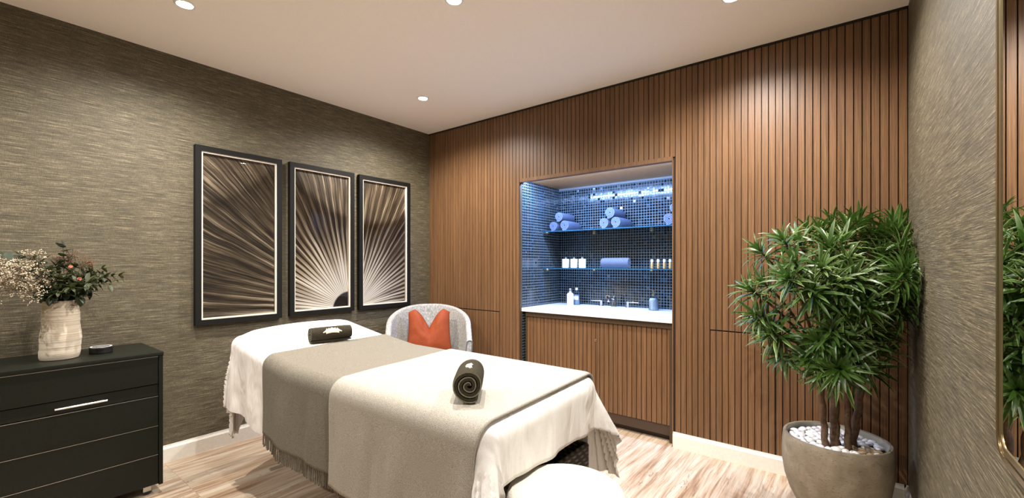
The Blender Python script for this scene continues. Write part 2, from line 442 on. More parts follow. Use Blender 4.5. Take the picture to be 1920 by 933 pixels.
PITCH, ANCH = .0368, -.708
DTOP, DBOT = .816, .112
DOORS = [(-2.475 - 16 * PITCH, -2.475), (-.708, -.34), (-.34, .028)]
GAP = .0046
def slat_panel(bm, x0, x1, z0, z1, yf, cuts, groove=.0046, depth=.010, back=.02):
    """vertical slats between x0..x1 on the common grid, cut around the rectangles in cuts"""
    k0 = math.floor((x0 - ANCH) / PITCH); k1 = math.ceil((x1 - ANCH) / PITCH)
    for k in range(k0, k1):
        a = max(x0, ANCH + k * PITCH + groove / 2); b = min(x1, ANCH + (k + 1) * PITCH - groove / 2)
        if b - a < .004: continue
        segs = [(z0, z1)]; mid = (a + b) / 2
        for (cx0, cx1, cz0, cz1) in cuts:
            if cx0 < mid < cx1:
                ns = []
                for s0, s1 in segs:
                    if cz0 > s0: ns.append((s0, min(s1, cz0)))
                    if cz1 < s1: ns.append((max(s0, cz1), s1))
                segs = [s for s in ns if s[1] - s[0] > .003]
        for s0, s1 in segs:
            aa, bb = a, b
            for (cx0, cx1, cz0, cz1) in cuts:
                if s0 < cz1 - 1e-4 and s1 > cz0 + 1e-4:
                    if aa < cx0 < bb: bb = cx0
                    if aa < cx1 < bb: aa = cx1
            # fine score line down the middle of some slats, as two strips
            box(bm, aa, bb, yf, yf + depth, s0, s1, .0007, 1)
bm = bmesh.new()
cuts = [(NX0, NX1, -1, NZ1)] + [(a - GAP / 2, b + GAP / 2, DBOT - .1, DTOP + .009) for a, b in DOORS]
slat_panel(bm, XL, XR, .106, ZC - .012, YB, cuts)
wb = struct('wall_back', bm, M['wood'])
bm = bmesh.new()     # dark carcass behind the slats
box(bm, XL, NX0 - .002, YB + .0099, YB + T_, 0, ZC)
box(bm, NX1 + .002, XR, YB + .0099, YB + T_, 0, ZC)
box(bm, NX0 - .002, NX1 + .002, YB + .0099, YB + T_, NZ1 + .001, ZC)
o = obj('slat_backing', bm, M['groove'], wb, False)
for i, (a, b) in enumerate(DOORS):
    bm = bmesh.new(); slat_panel(bm, a + GAP, b - GAP, .106, DTOP, YB, [])
    d = struct('door_%d' % (i + 1), bm, M['wood'])
    tag(d, ['flush slatted cupboard door behind the grey armchair', 'flush slatted cupboard door between sink niche and plant',
            'flush slatted cupboard door behind the potted plant'][i])
# niche: tiled recess down to the floor
struct('wall_niche_back', bx(NX0 - .02, NX1 + .02, NYB, NYB + .05, 0, NZ1 + .05), M['mosx'])
struct('wall_niche_left', bx(NX0 - .05, NX0, YB + .03, NYB + .05, 0, NZ1 + .05), M['mosy'])
struct('wall_niche_right', bx(NX1, NX1 + .05, YB + .03, NYB + .05, 0, NZ1 + .05), M['mosy'])
struct('ceiling_niche', bx(NX0 - .05, NX1 + .05, YB + .03, NYB + .05, NZ1, NZ1 + .04), M['soffit'])
bm = bmesh.new()
box(bm, NX0 - .001, NX1 + .001, YB - .004, YB + .045, NZ1 - .026, NZ1 + .004, .001, 1)
struct('trim_1', bm, M['wood'])
bm = bmesh.new(); box(bm, NX1 - .004, NX1 + .004, YB - .003, YB + .05, 0, NZ1 - .022, .001, 1)
struct('trim_2', bm, M['wood'])
bm = bmesh.new(); box(bm, NX0 - .004, NX0 + .0005, YB - .003, YB + .029, 0, NZ1 - .022, .001, 1)
struct('trim_3', bm, M['woodrail'])
struct('trim_4', bx(XL, XR, YB - .006, YB + .01, ZC - .012, ZC + .001), M['gap'])
struct('trim_5', bx(NX0, NX1, NYB - .016, NYB + .001, NZ1 - .018, NZ1 + .002), M['greytrim'])
# baseboards with a small stepped lip
def baseboard(name, p0, p1, nrm):
    prof = [(0, 0), (.016, 0), (.016, .086), (.012, .092), (.008, .1), (.008, .106), (0, .106)]
    bm = bmesh.new(); A = []; B = []
    for d, z in prof:
        A.append(bm.verts.new((p0[0] + nrm[0] * d, p0[1] + nrm[1] * d, z))); B.append(bm.verts.new((p1[0] + nrm[0] * d, p1[1] + nrm[1] * d, z)))
    n = len(prof)
    for k in range(n): bm.faces.new((A[k], A[(k + 1) % n], B[(k + 1) % n], B[k]))
    bm.faces.new(A); bm.faces.new(B[::-1])
    struct(name, bm, M['white_trim'])
baseboard('baseboard_left', (XL, YR), (XL, YB), (1, 0))
baseboard('baseboard_back_left', (XL + .016, YB), (NX0 - .004, YB), (0, -1))
baseboard('baseboard_back_right', (NX1 + .004, YB), (XR - .016, YB), (0, -1))
baseboard('baseboard_right', (XR, YR), (XR, YB), (-1, 0))

# ------------------------------------------------------------------ downlights
def downlight(x, y, power, label):
    t = thing('ceiling_light', label, 'ceiling light', (x, y, ZC), 0, 'recessed ceiling spotlights')
    bm = bmesh.new()
    lathe(bm, [(.048, 0), (.048, -.003), (.044, -.006), (.036, -.006), (.033, -.001), (.033, .0)], 40, cap=False)
    obj('trim_ring', bm, M['white_trim'], t)
    bm = bmesh.new(); lathe(bm, [(.033, -.0015), (.030, -.0035), (.0005, -.0045)], 32, cap=False)
    obj('lamp_face', bm, M['lampglow'], t)
    ld = bpy.data.lights.new('spot_beam', 'SPOT'); ld.energy = power; ld.color = (1.0, .935, .87)
    ld.spot_size = math.radians(SPOT); ld.spot_blend = BLEND; ld.shadow_soft_size = .018
    l = bpy.data.objects.new('spot_beam', ld); COL.objects.link(l); l.parent = t; l.location = (0, 0, -.03)
    return t
SPOT, BLEND = 158, .85
PW = 76
downlight(-2.69, .744, PW, 'ceiling spotlight nearest the left wall above the chest of drawers')
downlight(-2.70, 2.333, PW, 'ceiling spotlight near the far corner above the armchair')
downlight(-1.57, 1.56, PW, 'ceiling spotlight above the middle of the treatment bed')
downlight(-.456, 2.39, PW, 'ceiling spotlight in front of the slatted wall beside the plant')
downlight(-.44, .744, PW, 'ceiling spotlight near the mirror wall')
downlight(-2.70, -.80, PW, 'added fill spotlight in the unseen rear left corner')  # unseen lamp, added as fill for the bed's near side and the walls
# LED strip behind the niche lip
t = thing('led_strip', 'cool white light strip under the top edge of the tiled niche', 'light', ((NX0 + NX1) / 2, YB + .068, NZ1))
W = (NX1 - NX0) - .04
obj('channel', bx(-W / 2, W / 2, -.010, .010, -.004, 0, .001, 1), M['chrome'], t)
obj('diffuser', bx(-W / 2 + .004, W / 2 - .004, -.008, .008, -.009, -.004, .001, 1), M['ledglow'], t)
ld = bpy.data.lights.new('strip_beam', 'AREA'); ld.shape = 'RECTANGLE'; ld.size = W; ld.size_y = .014; ld.energy = 24; ld.color = (.30, .50, 1.0)
l = bpy.data.objects.new('strip_beam', ld); COL.objects.link(l); l.parent = t; l.location = (0, 0, -.011); l.rotation_euler = (math.radians(20), 0, 0)

# ------------------------------------------------------------------ black chest of drawers
t = thing('chest_of_drawers', 'black chest of drawers on castors against the left wall', 'chest of drawers', (-3.19, .40, 0))
cx, cy = -3.19, .40
x0, x1, y0, y1 = -3.405 - cx, -2.966 - cx, .08 - cy, .722 - cy
def L(*a): return a
bm = bmesh.new()
box(bm, x0, x1 + .004, y0 - .002, y1 + .002, .752, .771, .0015, 2)
obj('top', bm, M['black'], t)
bm = bmesh.new()
box(bm, x0, x1, y0, y0 + .018, .05, .7515, .001, 1); box(bm, x0, x1, y1 - .018, y1, .05, .7515, .001, 1)
box(bm, x0, x0 + .01, y0 + .018, y1 - .018, .05, .7515); box(bm, x0 + .01, x1 - .02, y0 + .018, y1 - .018, .05, .068)
obj('carcass', bm, M['black'], t)
for (z0, z1) in [(.600, .747), (.375, .532), (.219, .371), (.058, .215)]:
    d = obj('drawer', bx(x0 + .02, x1 - .003, y0 + .021, y1 - .021, z0, z1, .001, 1), M['black'], t)
    obj('edge_strip', bx(x1 - .006, x1 - .0015, y0 + .021, y1 - .021, z1 - .0002, z1 + .0016), M['edge_light'], d, False)
r = obj('rail', bx(x0 + .02, x1 - .010, y0 + .0185, y1 - .0185, .536, .596, .001, 1), M['black'], t)
bm = bmesh.new(); tube(bm, [(x1 + .022, -.092, .5655), (x1 + .022, .092, .5655)], .0048, 14)
for yy in (-.075, .075): tube(bm, [(x1 + .022, yy, .5655), (x1 - .012, yy, .5655)], .0035, 10)
tag(obj('handle', bm, M['chrome'], t), 'polished steel bar handle')
for sx in (x0 + .05, x1 - .05):
    for sy in (y0 + .06, y1 - .06):
        bm = bmesh.new(); box(bm, sx - .02, sx + .02, sy - .02, sy + .02, .044, .05, .001, 1)
        box(bm, sx - .014, sx - .010, sy - .018, sy + .018, .018, .046, .001, 1); box(bm, sx + .010, sx + .014, sy - .018, sy + .018, .018, .046, .001, 1)
        ca = obj('castor', bm, M['edge_light'], t)
        bm = bmesh.new(); tube(bm, [(sx - .009, sy, .021), (sx + .009, sy, .021)], .021, 20)
        obj('wheel', bm, M['rubber'], ca)

# small black tin
t = thing('round_tin', 'small round black tin with pale ringed lid on the chest', 'tin', (-3.19, .508, .7712))
bm = bmesh.new(); lathe(bm, [(.045, 0), (.048, .003), (.048, .020), (.046, .022)], 40); obj('base', bm, M['blk'], t)
bm = bmesh.new(); lathe(bm, [(.0485, .0222), (.0485, .031), (.045, .034), (.001, .034)], 40, cap=False); lid = obj('lid', bm, M['blk'], t)
bm = bmesh.new(); lathe(bm, [(.0445, .0342), (.0445, .0350), (.0385, .0350), (.0385, .0342)], 48, cap=False); obj('rim_label', bm, M['label'], lid)
bm = bmesh.new()
for k in range(9): box(bm, -.004 - .002, -.004 + .002, -.026 + k * .006, -.026 + k * .006 + .0038, .0341, .0347)
for k in range(6): box(bm, .008, .0105, -.015 + k * .0052, -.015 + k * .0052 + .003, .0341, .0347)
obj('lettering', bm, M['label'], lid, False)

# ------------------------------------------------------------------ vase and bouquet
VX, VY, VZ = -3.17, .347, .7712
def vw(r, z, a):
    return r * (1 + .03 * math.cos(2 * a + z * 5)), .0, .004 * math.sin(z * 12 + .4) + .03 * z
prof = [(.055, 0), (.072, .002), (.0765, .012), (.078, .03)]
for k in range(1, 26):
    z = .03 + .262 * k / 25
    r = lerp(.079, .067, sstep(0.1, 1, k / 25)) + .0007 * math.sin(k * 2.1) - .0015 * math.sin(k * .6)
    prof.append((r, z))
outer = prof[-1]
prof += [(outer[0] - .003, .2945), (outer[0] - .007, .292), (outer[0] - .008, .25), (.060, .12), (.055, .02), (.001, .015)]
bm = bmesh.new(); lathe(bm, prof, 56, cap=False, wob=vw)
v = obj('flower_vase', bm, M['vase'], loc=(VX, VY, VZ))
tag(v, 'tall cream pottery vase with throwing ridges on the black chest', 'vase')
MOUTH = Vector((VX, VY + .008, VZ + .285))

def leaf(bm, p, d, up, ln, wd, bend=.25, fold=.25, seg=5, tipz=0.0, uvl=None, pointy=1.0):
    """one leaf blade: curved strip with a centre fold"""
    d = d.normalized(); s = d.cross(up)
    if s.length < 1e-3: s = d.cross(Vector((1, .2, 0)))
    s.normalize(); n = s.cross(d).normalized()
    rows = []; pos = Vector(p); dirv = d.copy()
    for i in range(seg + 1):
        t = i / seg
        w = wd * .5 * (math.sin(PI * min(1, .12 + t * .88) ** pointy) ** .75 if t < 1 else 0)
        if i == seg: w = wd * .02
        nn = s.cross(dirv).normalized()
        rows.append((bm.verts.new(pos - s * w + nn * w * fold), bm.verts.new(pos), bm.verts.new(pos + s * w + nn * w * fold)))
        dirv = (dirv - nn * bend * (1.0 / seg) * (.4 + 1.2 * t)).normalized()
        dirv = (dirv + Vector((0, 0, tipz / seg))).normalized()
        pos = pos + dirv * ln / seg
    for i in range(seg):
        a, b = rows[i], rows[i + 1]
        for j, (u0, u1) in enumerate(((0, .5), (.5, 1))):
            f = bm.faces.new((a[j], a[j + 1], b[j + 1], b[j]))
            if uvl:
                for lp, u in zip(f.loops, (u0, u1, u1, u0)): lp[uvl].uv = (u, i / seg)

def blob(bm, p, r, n=6, flat=1.0):
    M4 = Matrix.Translation(p) @ Matrix.Rotation(rnd.uniform(0, 6), 4, (rnd.random(), rnd.random(), 1)) @ Matrix.Diagonal((r, r, r * flat, 1))
    bmesh.ops.create_icosphere(bm, subdivisions=1, radius=1.0, matrix=M4)

def rv(s=1.0): return Vector((rnd.uniform(-s, s), rnd.uniform(-s, s), rnd.uniform(-s, s)))
def clampwall(p, x=XL + .03):
    if p.x < x: p.x = x + rnd.uniform(0, .02)
    return p

def sprig(kind, tip, label, group, cat='flower stem'):
    base = MOUTH + Vector((rnd.uniform(-.035, .035), rnd.uniform(-.035, .035), -.20))
    mid = MOUTH + Vector((rnd.uniform(-.03, .03), rnd.uniform(-.03, .03), .03))
    tip = Vector(tip)
    names = {'gyp': 'dried_flower_spray', 'leafy': 'leafy_branch', 'euc': 'eucalyptus_branch', 'rust': 'seed_head_stem', 'pink': 'pink_flower'}
    t = thing(names[kind], label, cat, tuple(base), 0, group)
    def loc(v): return v - base
    path = bez([base, mid, mid.lerp(tip, .5) + Vector((0, 0, .05)), tip], 12)
    bm = bmesh.new(); tube(bm, [loc(p) for p in path], [lerp(.0028, .0012, i / 12) for i in range(13)], 6)
    bl = bmesh.new(); uvl = bl.loops.layers.uv.new('UVMap')
    if kind in ('leafy', 'euc'):
        for i in range(4, 13):
            p = path[i]; d = (path[min(12, i + 1)] - path[i - 1]).normalized()
            for sgn in (-1, 1):
                for rep in range(2 if kind == 'leafy' else 1):
                    sd = d.cross(rv()).normalized()
                    dd = (d * .5 + sd * 1.0 + rv(.25)).normalized()
                    if kind == 'leafy': leaf(bl, loc(p), dd, Vector((0, 0, 1)), rnd.uniform(.034, .056), rnd.uniform(.013, .021), .5, .3, 4, uvl=uvl)
                    else: leaf(bl, loc(p), dd, Vector((0, 0, 1)), rnd.uniform(.035, .055), rnd.uniform(.026, .038), .3, .15, 5, uvl=uvl, pointy=.8)
        leaf(bl, loc(path[-1]), path[-1] - path[-2], Vector((0, 0, 1)), .04, .014, .2, .3, 4, uvl=uvl)
        obj('stem', bm, M['stem'], t)
        obj('leaves', bl, M['eleaf'] if kind == 'euc' else M['oleaf'], t, normals=False)
    elif kind in ('gyp', 'rust'):
        n = 46 if kind == 'gyp' else 38; R = .062 if kind == 'gyp' else .05
        for k in range(n):
            q = tip + rv().normalized() * R * rnd.uniform(.35, 1.0) * Vector((1, 1, .9)).length / 1.6
            q = clampwall(q)
            a = path[9] + (tip - path[9]) * rnd.random()
            m_ = a.lerp(q, .5) + rv(.008)
            tube(bm, [loc(a), loc(m_), loc(q)], .0006, 4, cap=False)
            if kind == 'gyp':
                for j in range(3): blob(bl, loc(q + rv(.007)), rnd.uniform(.0021, .0034), flat=.7)
            else:
                for j in range(5): blob(bl, loc(q.lerp(m_, j * .15) + rv(.003)), rnd.uniform(.0014, .0026))
        obj('stem', bm, M['stem'], t); obj('blossoms', bl, M['wflower'] if kind == 'gyp' else M['rust'], t, normals=False)
    else:
        d = (path[-1] - path[-2]).normalized()
        for k in range(6):
            a = k * PI / 3; sd = d.orthogonal().normalized(); sd.rotate(Matrix.Rotation(a, 3, d))
            leaf(bl, loc(tip), (d + sd * .45), d, .028, .012, -.3, .3, 5, uvl=uvl)
        obj('stem', bm, M['stem'], t); obj('petals', bl, M['pink'], t, normals=False)
    return t
G = 'spray of small cream dried blossoms at the left of the vase'
for p in [(-3.14, .135, 1.17), (-3.12, .22, 1.15), (-3.16, .20, 1.23), (-3.10, .27, 1.20), (-3.18, .14, 1.255), (-3.17, .255, 1.275), (-3.08, .20, 1.19), (-3.13, .285, 1.14), (-3.22, .10, 1.20), (-3.06, .16, 1.13), (-3.05, .23, 1.12), (-3.12, .10, 1.24), (-3.09, .14, 1.20), (-3.05, .20, 1.22)]:
    sprig('gyp', p, G, 'cream dried blossom sprays in the vase')
for p in [(-3.20, .40, 1.285), (-3.24, .36, 1.27), (-3.17, .45, 1.26)]:
    sprig('rust', p, 'russet seed head stem rising from the middle of the vase', 'russet seed head stems in the vase')
for p in [(-3.18, .51, 1.225), (-3.16, .575, 1.185), (-3.10, .47, 1.17), (-3.20, .42, 1.24), (-3.12, .39, 1.20), (-3.22, .34, 1.24), (-3.09, .35, 1.17), (-3.14, .44, 1.13), (-3.08, .42, 1.12), (-3.05, .33, 1.11), (-3.15, .50, 1.18), (-3.05, .45, 1.15), (-3.20, .47, 1.22), (-3.10, .30, 1.22), (-3.18, .38, 1.17), (-3.14, .53, 1.14), (-3.05, .38, 1.13)]:
    sprig('leafy', p, 'small leaved dark green branch standing in the cream vase', 'small leaved branches in the vase', 'branch')
for p in [(-3.20, .365, 1.335), (-3.22, .16, 1.285), (-3.25, .22, 1.30), (-3.07, .31, 1.085), (-3.13, .46, 1.10), (-3.2, .29, 1.26), (-3.10, .36, 1.10), (-3.06, .41, 1.08), (-3.20, .43, 1.19), (-3.10, .27, 1.10)]:
    sprig('euc', p, 'dark broad leaved branch among the flowers in the vase', 'broad leaved branches in the vase', 'branch')
sprig('pink', (-3.10, .375, 1.225), 'upper pale pink flower in the cream vase', None, 'flower')
sprig('pink', (-3.07, .40, 1.175), 'lower pale pink flower in the cream vase', None, 'flower')

# ------------------------------------------------------------------ three framed leaf prints

def picture(y0, y1, z0, z1, cy, cz, r0, label):
    t = thing('framed_print', label, 'picture', (XL, (y0 + y1) / 2, z0))
    my = (y0 + y1) / 2; hw = (y1 - y0) / 2; h = z1 - z0
    def ring(w_out, w_in, zo, d0, d1, zoff=0):
        bm = bmesh.new(); a, b = w_out, w_in
        o_ = [(-a, zo), (a, zo), (a, h - zo), (-a, h - zo)]
        k = (a - b)
        i_ = [(-b, zo + k), (b, zo + k), (b, h - zo - k), (-b, h - zo - k)]
        V = {}
        for nm, P in (('o', o_), ('i', i_)):
            for dd in (0, 1):
                V[nm, dd] = [bm.verts.new(((d0, d1)[dd], y, z)) for y, z in P]
        for j in range(4):
            q = (j + 1) % 4
            bm.faces.new((V['o', 0][j], V['o', 0][q], V['o', 1][q], V['o', 1][j]))
            bm.faces.new((V['i', 0][j], V['i', 1][j], V['i', 1][q], V['i', 0][q]))
            bm.faces.new((V['o', 1][j], V['o', 1][q], V['i', 1][q], V['i', 1][j]))
            bm.faces.new((V['o', 0][j], V['i', 0][j], V['i', 0][q], V['o', 0][q]))
        return bm
    obj('frame', ring(hw, hw - .034, 0, .001, .040), M['frame'], t, False)
    obj('fillet', ring(hw - .0342, hw - .0445, .0342, .004, .030), M['fillet'], t, False)
    bm = bmesh.new(); box(bm, .004, .009, -hw + .0446, hw - .0446, .0446, h - .0446)
    pm = m_leafprint('fan_leaf_print_%s' % ('left' if y0 < 1.2 else 'middle' if y0 < 2 else 'right'), cy - my, cz - z0, r0)
    obj('print', bm, pm, t, False)
    bm = bmesh.new(); box(bm, .020, .0215, -hw + .0446, hw - .0446, .0446, h - .0446)
    obj('glass', bm, M['glass'], t, False)
picture(.990, 1.540, .845, 2.033, 2.12, .87, .0, 'left framed sepia fan leaf print, nearest the chest of drawers')
picture(1.600, 2.148, .847, 2.033, 2.115, .865, .150, 'middle framed sepia leaf print with dark half disc at its bottom corner')
picture(2.198, 2.755, .849, 2.033, 2.17, .875, .0, 'right framed sepia fan leaf print, nearest the slatted wall')

# ------------------------------------------------------------------ treatment bed
TX1 = lambda y: -.885 - .045 * (y - 1.0)
TX0 = lambda y: -2.905 + 1.0 * (min(max(y, .98), 1.76) - 1.47) ** 2 if y < 1.47 else -2.905 + 1.1 * (min(y, 1.76) - 1.47) ** 2
TY0, TY1, RR = 1.02, 1.69, .05
def ztop(x):
    return .757 + .085 * sstep(-2.0, -2.75, x) * (1.0) if x < -2.0 else .757
def ztop(x):
    if x > -2.05: return .757
    return .757 + .095 * min(1.0, (-2.05 - x) / .72) ** 1.15
def drape(a, b, lift, x0f, x1f, fold=.012, flare=.30, seed=0.0, lean=.02, xl=None):
    """point of a cloth lying over the bed; a along the bed, b across it"""
    yb = min(max(b, TY0), TY1)
    X0, X1 = x0f(yb), x1f(yb)
    xb = min(max(a, X0), X1)
    ea = a - xb; eb = b - yb
    pn = 5.0 if ea < 0 else 2.0
    if ea < 0: flare = 0.0
    e = (abs(ea) ** pn + abs(eb) ** pn) ** (1 / pn)
    zt = ztop(xb) + lift
    tn = Vector((a * 2.3, b * 2.3, seed))
    if e < 1e-9:
        zt += .0025 * noise.noise(tn * 2.0)
        return Vector((xb, yb, zt))
    hy = math.hypot(ea, eb); da, db = ea / hy, eb / hy
    R = RR + lift
    corner = 2 * abs(da * db)
    if e < R * PI / 2:
        th = e / R; off = R * math.sin(th); z = R * (1 - math.cos(th))
    else:
        s = e - R * PI / 2
        off = R + s * (.035 + flare * corner); z = R + s * math.sqrt(max(.1, 1 - (.035 + flare * corner) ** 2))
        per = (xb * abs(db) + yb * abs(da)) * 1.0
        ang = math.atan2(db, da)
        amp = (.008 + .011 * sstep(-2.34, -2.45, xb) + .008 * sstep(-.95, -.90, xb)) * sstep(0, .22, s); seed = 2.0; lean_ = .035
        ph = per * 21 + 4.2 * noise.noise(Vector((per * 2.2, seed, 3))) + ang * 3.0
        off += amp * (math.sin(ph) * .6 + .7 * noise.noise(Vector((per * 7, s * 1.6, seed + 9))) + .25 * math.sin(ph * 2.3 + s * 4))
        off += corner * sstep(0, .25, s) * .02 * math.sin(ang * 9 + seed)
        off = max(off, R)
    return Vector((xb + da * off, yb + db * off, zt - z))

def cloth(name, a0, a1, b0, b1, lift, mat, label, cat, thick=.004, na=150, nb=110, x0f=TX0, x1f=TX1, edge=None, parent=None, **kw):
    bm = bmesh.new(); g = []
    for i in range(na + 1):
        row = []
        for j in range(nb + 1):
            a = lerp(a0, a1, i / na); b = lerp(b0, b1, j / nb)
            if edge: a, b = edge(a, b, i / na, j / nb)
            row.append(bm.verts.new(drape(a, b, lift, x0f, x1f, **kw)))
        g.append(row)
    for i in range(na):
        for j in range(nb): bm.faces.new((g[i][j], g[i + 1][j], g[i + 1][j + 1], g[i][j + 1]))
    o = obj(name, bm, mat, parent)
    if label: tag(o, label, cat)
    md = o.modifiers.new('thickness', 'SOLIDIFY'); md.thickness = thick; md.offset = 1.0
    return o
# table itself
t = thing('massage_table', 'massage table hidden under sheet and throws, grey frame below the foot', 'table', (-1.9, 1.355, 0))
bm = bmesh.new(); N = 24
loop = []
for k in range(N + 1): y = lerp(TY0 - .03, TY1 + .03, k / N); loop.append((TX1(y) + .03, y))
for k in range(N + 1): y = lerp(TY1 + .03, TY0 - .03, k / N); loop.append((TX0(y) - .02, y))
lo = []; hi = []
def padsec(x, y, z): return bm.verts.new((x + 1.9, y - 1.355, z))
# padded top as a grid following the tilt of the head end
na, nb = 60, 14; gt = []; gb = []
for i in range(na + 1):
    rt = []; rb = []
    for j in range(nb + 1):
        y = lerp(TY0 - .035, TY1 + .035, j / nb); x = lerp(TX0(y) - .02, TX1(y) + .03, i / na)
        ed = min(1, min(j, nb - j) / 1.0, min(i, na - i) / 1.0)
        rt.append(padsec(x, y, ztop(x) - .006 - (.02 if ed < 1 else 0))); rb.append(padsec(x, y, ztop(x) - .10))
    gt.append(rt); gb.append(rb)
for i in range(na):
    for j in range(nb):
        bm.faces.new((gt[i][j], gt[i + 1][j], gt[i + 1][j + 1], gt[i][j + 1])); bm.faces.new((gb[i][j], gb[i][j + 1], gb[i + 1][j + 1], gb[i + 1][j]))
for i in range(na):
    bm.faces.new((gt[i][0], gb[i][0], gb[i + 1][0], gt[i + 1][0])); bm.faces.new((gt[i][nb], gt[i + 1][nb], gb[i + 1][nb], gb[i][nb]))
for j in range(nb):
    bm.faces.new((gt[0][j], gt[0][j + 1], gb[0][j + 1], gb[0][j])); bm.faces.new((gt[na][j], gb[na][j], gb[na][j + 1], gt[na][j + 1]))
obj('padded_top', bm, M['mattress'], t)
bm = bmesh.new()
for (xa, xb_, ya, yb_) in [(-.75, .85, -.29, -.25), (-.75, .85, .25, .29), (-.75, -.71, -.25, .25), (.81, .85, -.25, .25)]: box(bm, xa, xb_, ya, yb_, .58, .652, .003, 1)
obj('frame', bm, M['dwood'], t)
for sx in (.12, .62):
    for sy in (-.25, .25):
        bm = bmesh.new(); box(bm, sx - .028, sx + .028, sy - .028, sy + .028, 0, .58, .004, 2)
        obj('leg', bm, M['dwood'], t)
obj('lower_shelf', bx(.06, 1.0, -.27, .365, .16, .185, .003, 1), M['dwood'], t)
# basket on the lower shelf
t = thing('storage_basket', 'dark woven basket under the foot of the treatment bed', 'basket', (-1.035, 1.565, .186))
bm = bmesh.new()
box(bm, -.13, .13, -.14, .14, 0, .012, .003, 1)
for (a, b, c_, d) in [(-.14, -.125, -.15, .15), (.125, .14, -.15, .15), (-.125, .125, -.15, -.135), (-.125, .125, .135, .15)]: box(bm, a, b, c_, d, 0, .27, .004, 2)
obj('body', bm, M['rattan'], t)
bm = bmesh.new()
pts = [(-.133, -.143), (.133, -.143), (.133, .143), (-.133, .143), (-.133, -.143)]
for (p, q) in zip(pts, pts[1:]): tube(bm, [(*p, .273), (*q, .273)], .010, 10)
obj('rim', bm, M['rattan'], t)

def hemnoise(amp, seed):
    def f(a, b, u, v):
        w = amp * noise.noise(Vector((a * 4, b * 4, seed)))
        if u > .98: a += w
        if v < .02 or v > .98: b += w
        return a, b
    return f
def sheetedge(a, b, u, v):
    # hem is shorter under the throws, uneven elsewhere
    k = sstep(-2.30, -2.22, a) * (1 - sstep(-1.02, -.93, a))
    b = max(b, .60 + .09 * k) if b < 1.3 else min(b, 2.12 - .09 * k + .05 * sstep(-1.0, -.9, a))
    w = noise.noise(Vector((a * 5, b * 5, 4)))
    if v < .02 or v > .98: b += .010 * w
    if u > .98: a += .012 * w
    return a, b
cloth('bed_sheet', -3.30, -.665, .575, 2.17, .004, M['sheet'], 'white cotton sheet draped over the treatment bed', 'sheet', thick=.002, na=210, nb=130,
      fold=.019, flare=.36, seed=2.0, lean=.045, edge=sheetedge)
def tedge(a, b, u, v):
    return a + .02 * (b - 1.3) * (1 - u), b
gt_ = cloth('fringed_throw', -2.315, -1.30, .61, 2.10, .010, M['grey_throw'], 'grey wool throw with tasselled fringe across the middle of the bed', 'throw', thick=.005, na=90, nb=130,
      fold=.009, flare=0, seed=7.0, lean=.035, edge=lambda a, b, u, v: (a - .03 * (b - 1.3) / .4 * (1 - u) * .6, b))
# fringe of twisted tassels along both hems
for side, bb in (('near', .61), ('far', 2.10)):
    bm = bmesh.new()
    for k in range(74):
        a = lerp(-2.31, -1.62, k / 73)
        p = drape(a - .03 * (bb - 1.3) / .4 * .6 * (1 - (a + 2.315) / 1.015), bb, .012, TX0, TX1, fold=.009, flare=0, seed=7.0, lean=.035)
        sg = -1 if side == 'near' else 1
        ln = rnd.uniform(.058, .070)
        q = p + Vector((rnd.uniform(-.004, .004), sg * rnd.uniform(-.002, .004), -ln))
        m_ = p.lerp(q, .5) + Vector((rnd.uniform(-.002, .002), sg * rnd.uniform(-.002, .002), 0))
        tube(bm, [p + Vector((0, 0, .006)), m_, q], [.0026, .0023, .0029], 6)
    obj('fringe', bm, M['grey_throw'], gt_)
cloth('folded_throw', -1.665, -.856, .56, 2.12, .018, M['cream_throw'], 'oatmeal wool throw folded over the foot half of the bed', 'throw', thick=.007, na=90, nb=130,
      fold=.008, flare=0, seed=12.0, lean=.030, edge=lambda a, b, u, v: (a - .1 * max(0, b - 1.0) * (1 - u) - .045 * min(.7, max(0, b - 1.0)) * u, b))

# ------------------------------------------------------------------ rolled towels
def roll_mesh(ln, R, turns=3.6, th=None, n=150, sq=1.0, jit=.0, tail=-2.05):
    """spiral band of cloth along +X, resting on z=0"""
    bm = bmesh.new(); r0 = R * .16
    pitch = (R - r0) / turns; th = th or pitch * .80
    A = []; B = []
    for i in range(n + 1):
        t_ = i / n; a = (1 - t_) * turns * 2 * PI + tail
        r = r0 + (R - r0) * t_
        wv = jit * math.sin(a * 3.1 + 1) * R
        ro = r + wv; ri = r - th + wv
        A.append((ro * math.cos(a), ro * math.sin(a) * sq)); B.append((max(ri, .001) * math.cos(a), max(ri, .001) * math.sin(a) * sq))
    nl = 14
    ringsA = []; ringsB = []
    for s in range(nl + 1):
        x = lerp(-ln / 2, ln / 2, s / nl)
        k = 1.0 - .05 * abs(s / nl * 2 - 1) ** 6
        ringsA.append([bm.verts.new((x, p[0] * k, p[1] * k + R * sq)) for p in A])
        ringsB.append([bm.verts.new((x, p[0] * k, p[1] * k + R * sq)) for p in B])
    for s in range(nl):
        for i in range(n):
            bm.faces.new((ringsA[s][i], ringsA[s][i + 1], ringsA[s + 1][i + 1], ringsA[s + 1][i]))
            bm.faces.new((ringsB[s][i], ringsB[s + 1][i], ringsB[s + 1][i + 1], ringsB[s][i + 1]))
        for i in (0, n): bm.faces.new((ringsA[s][i], ringsA[s + 1][i], ringsB[s + 1][i], ringsB[s][i]))
    midd = {}
    for i in range(n):
        for s in (0, nl):
            if i == 0: mids = [bm.verts.new(ringsA[s][q].co.lerp(ringsB[s][q].co, .28)) for q in range(n + 1)]
            else: mids = midd[s]
            midd[s] = mids
            f = bm.faces.new((ringsA[s][i], mids[i], mids[i + 1], ringsA[s][i + 1])); f.material_index = 1
            bm.faces.new((mids[i], ringsB[s][i], ringsB[s][i + 1], mids[i + 1]))
    return bm
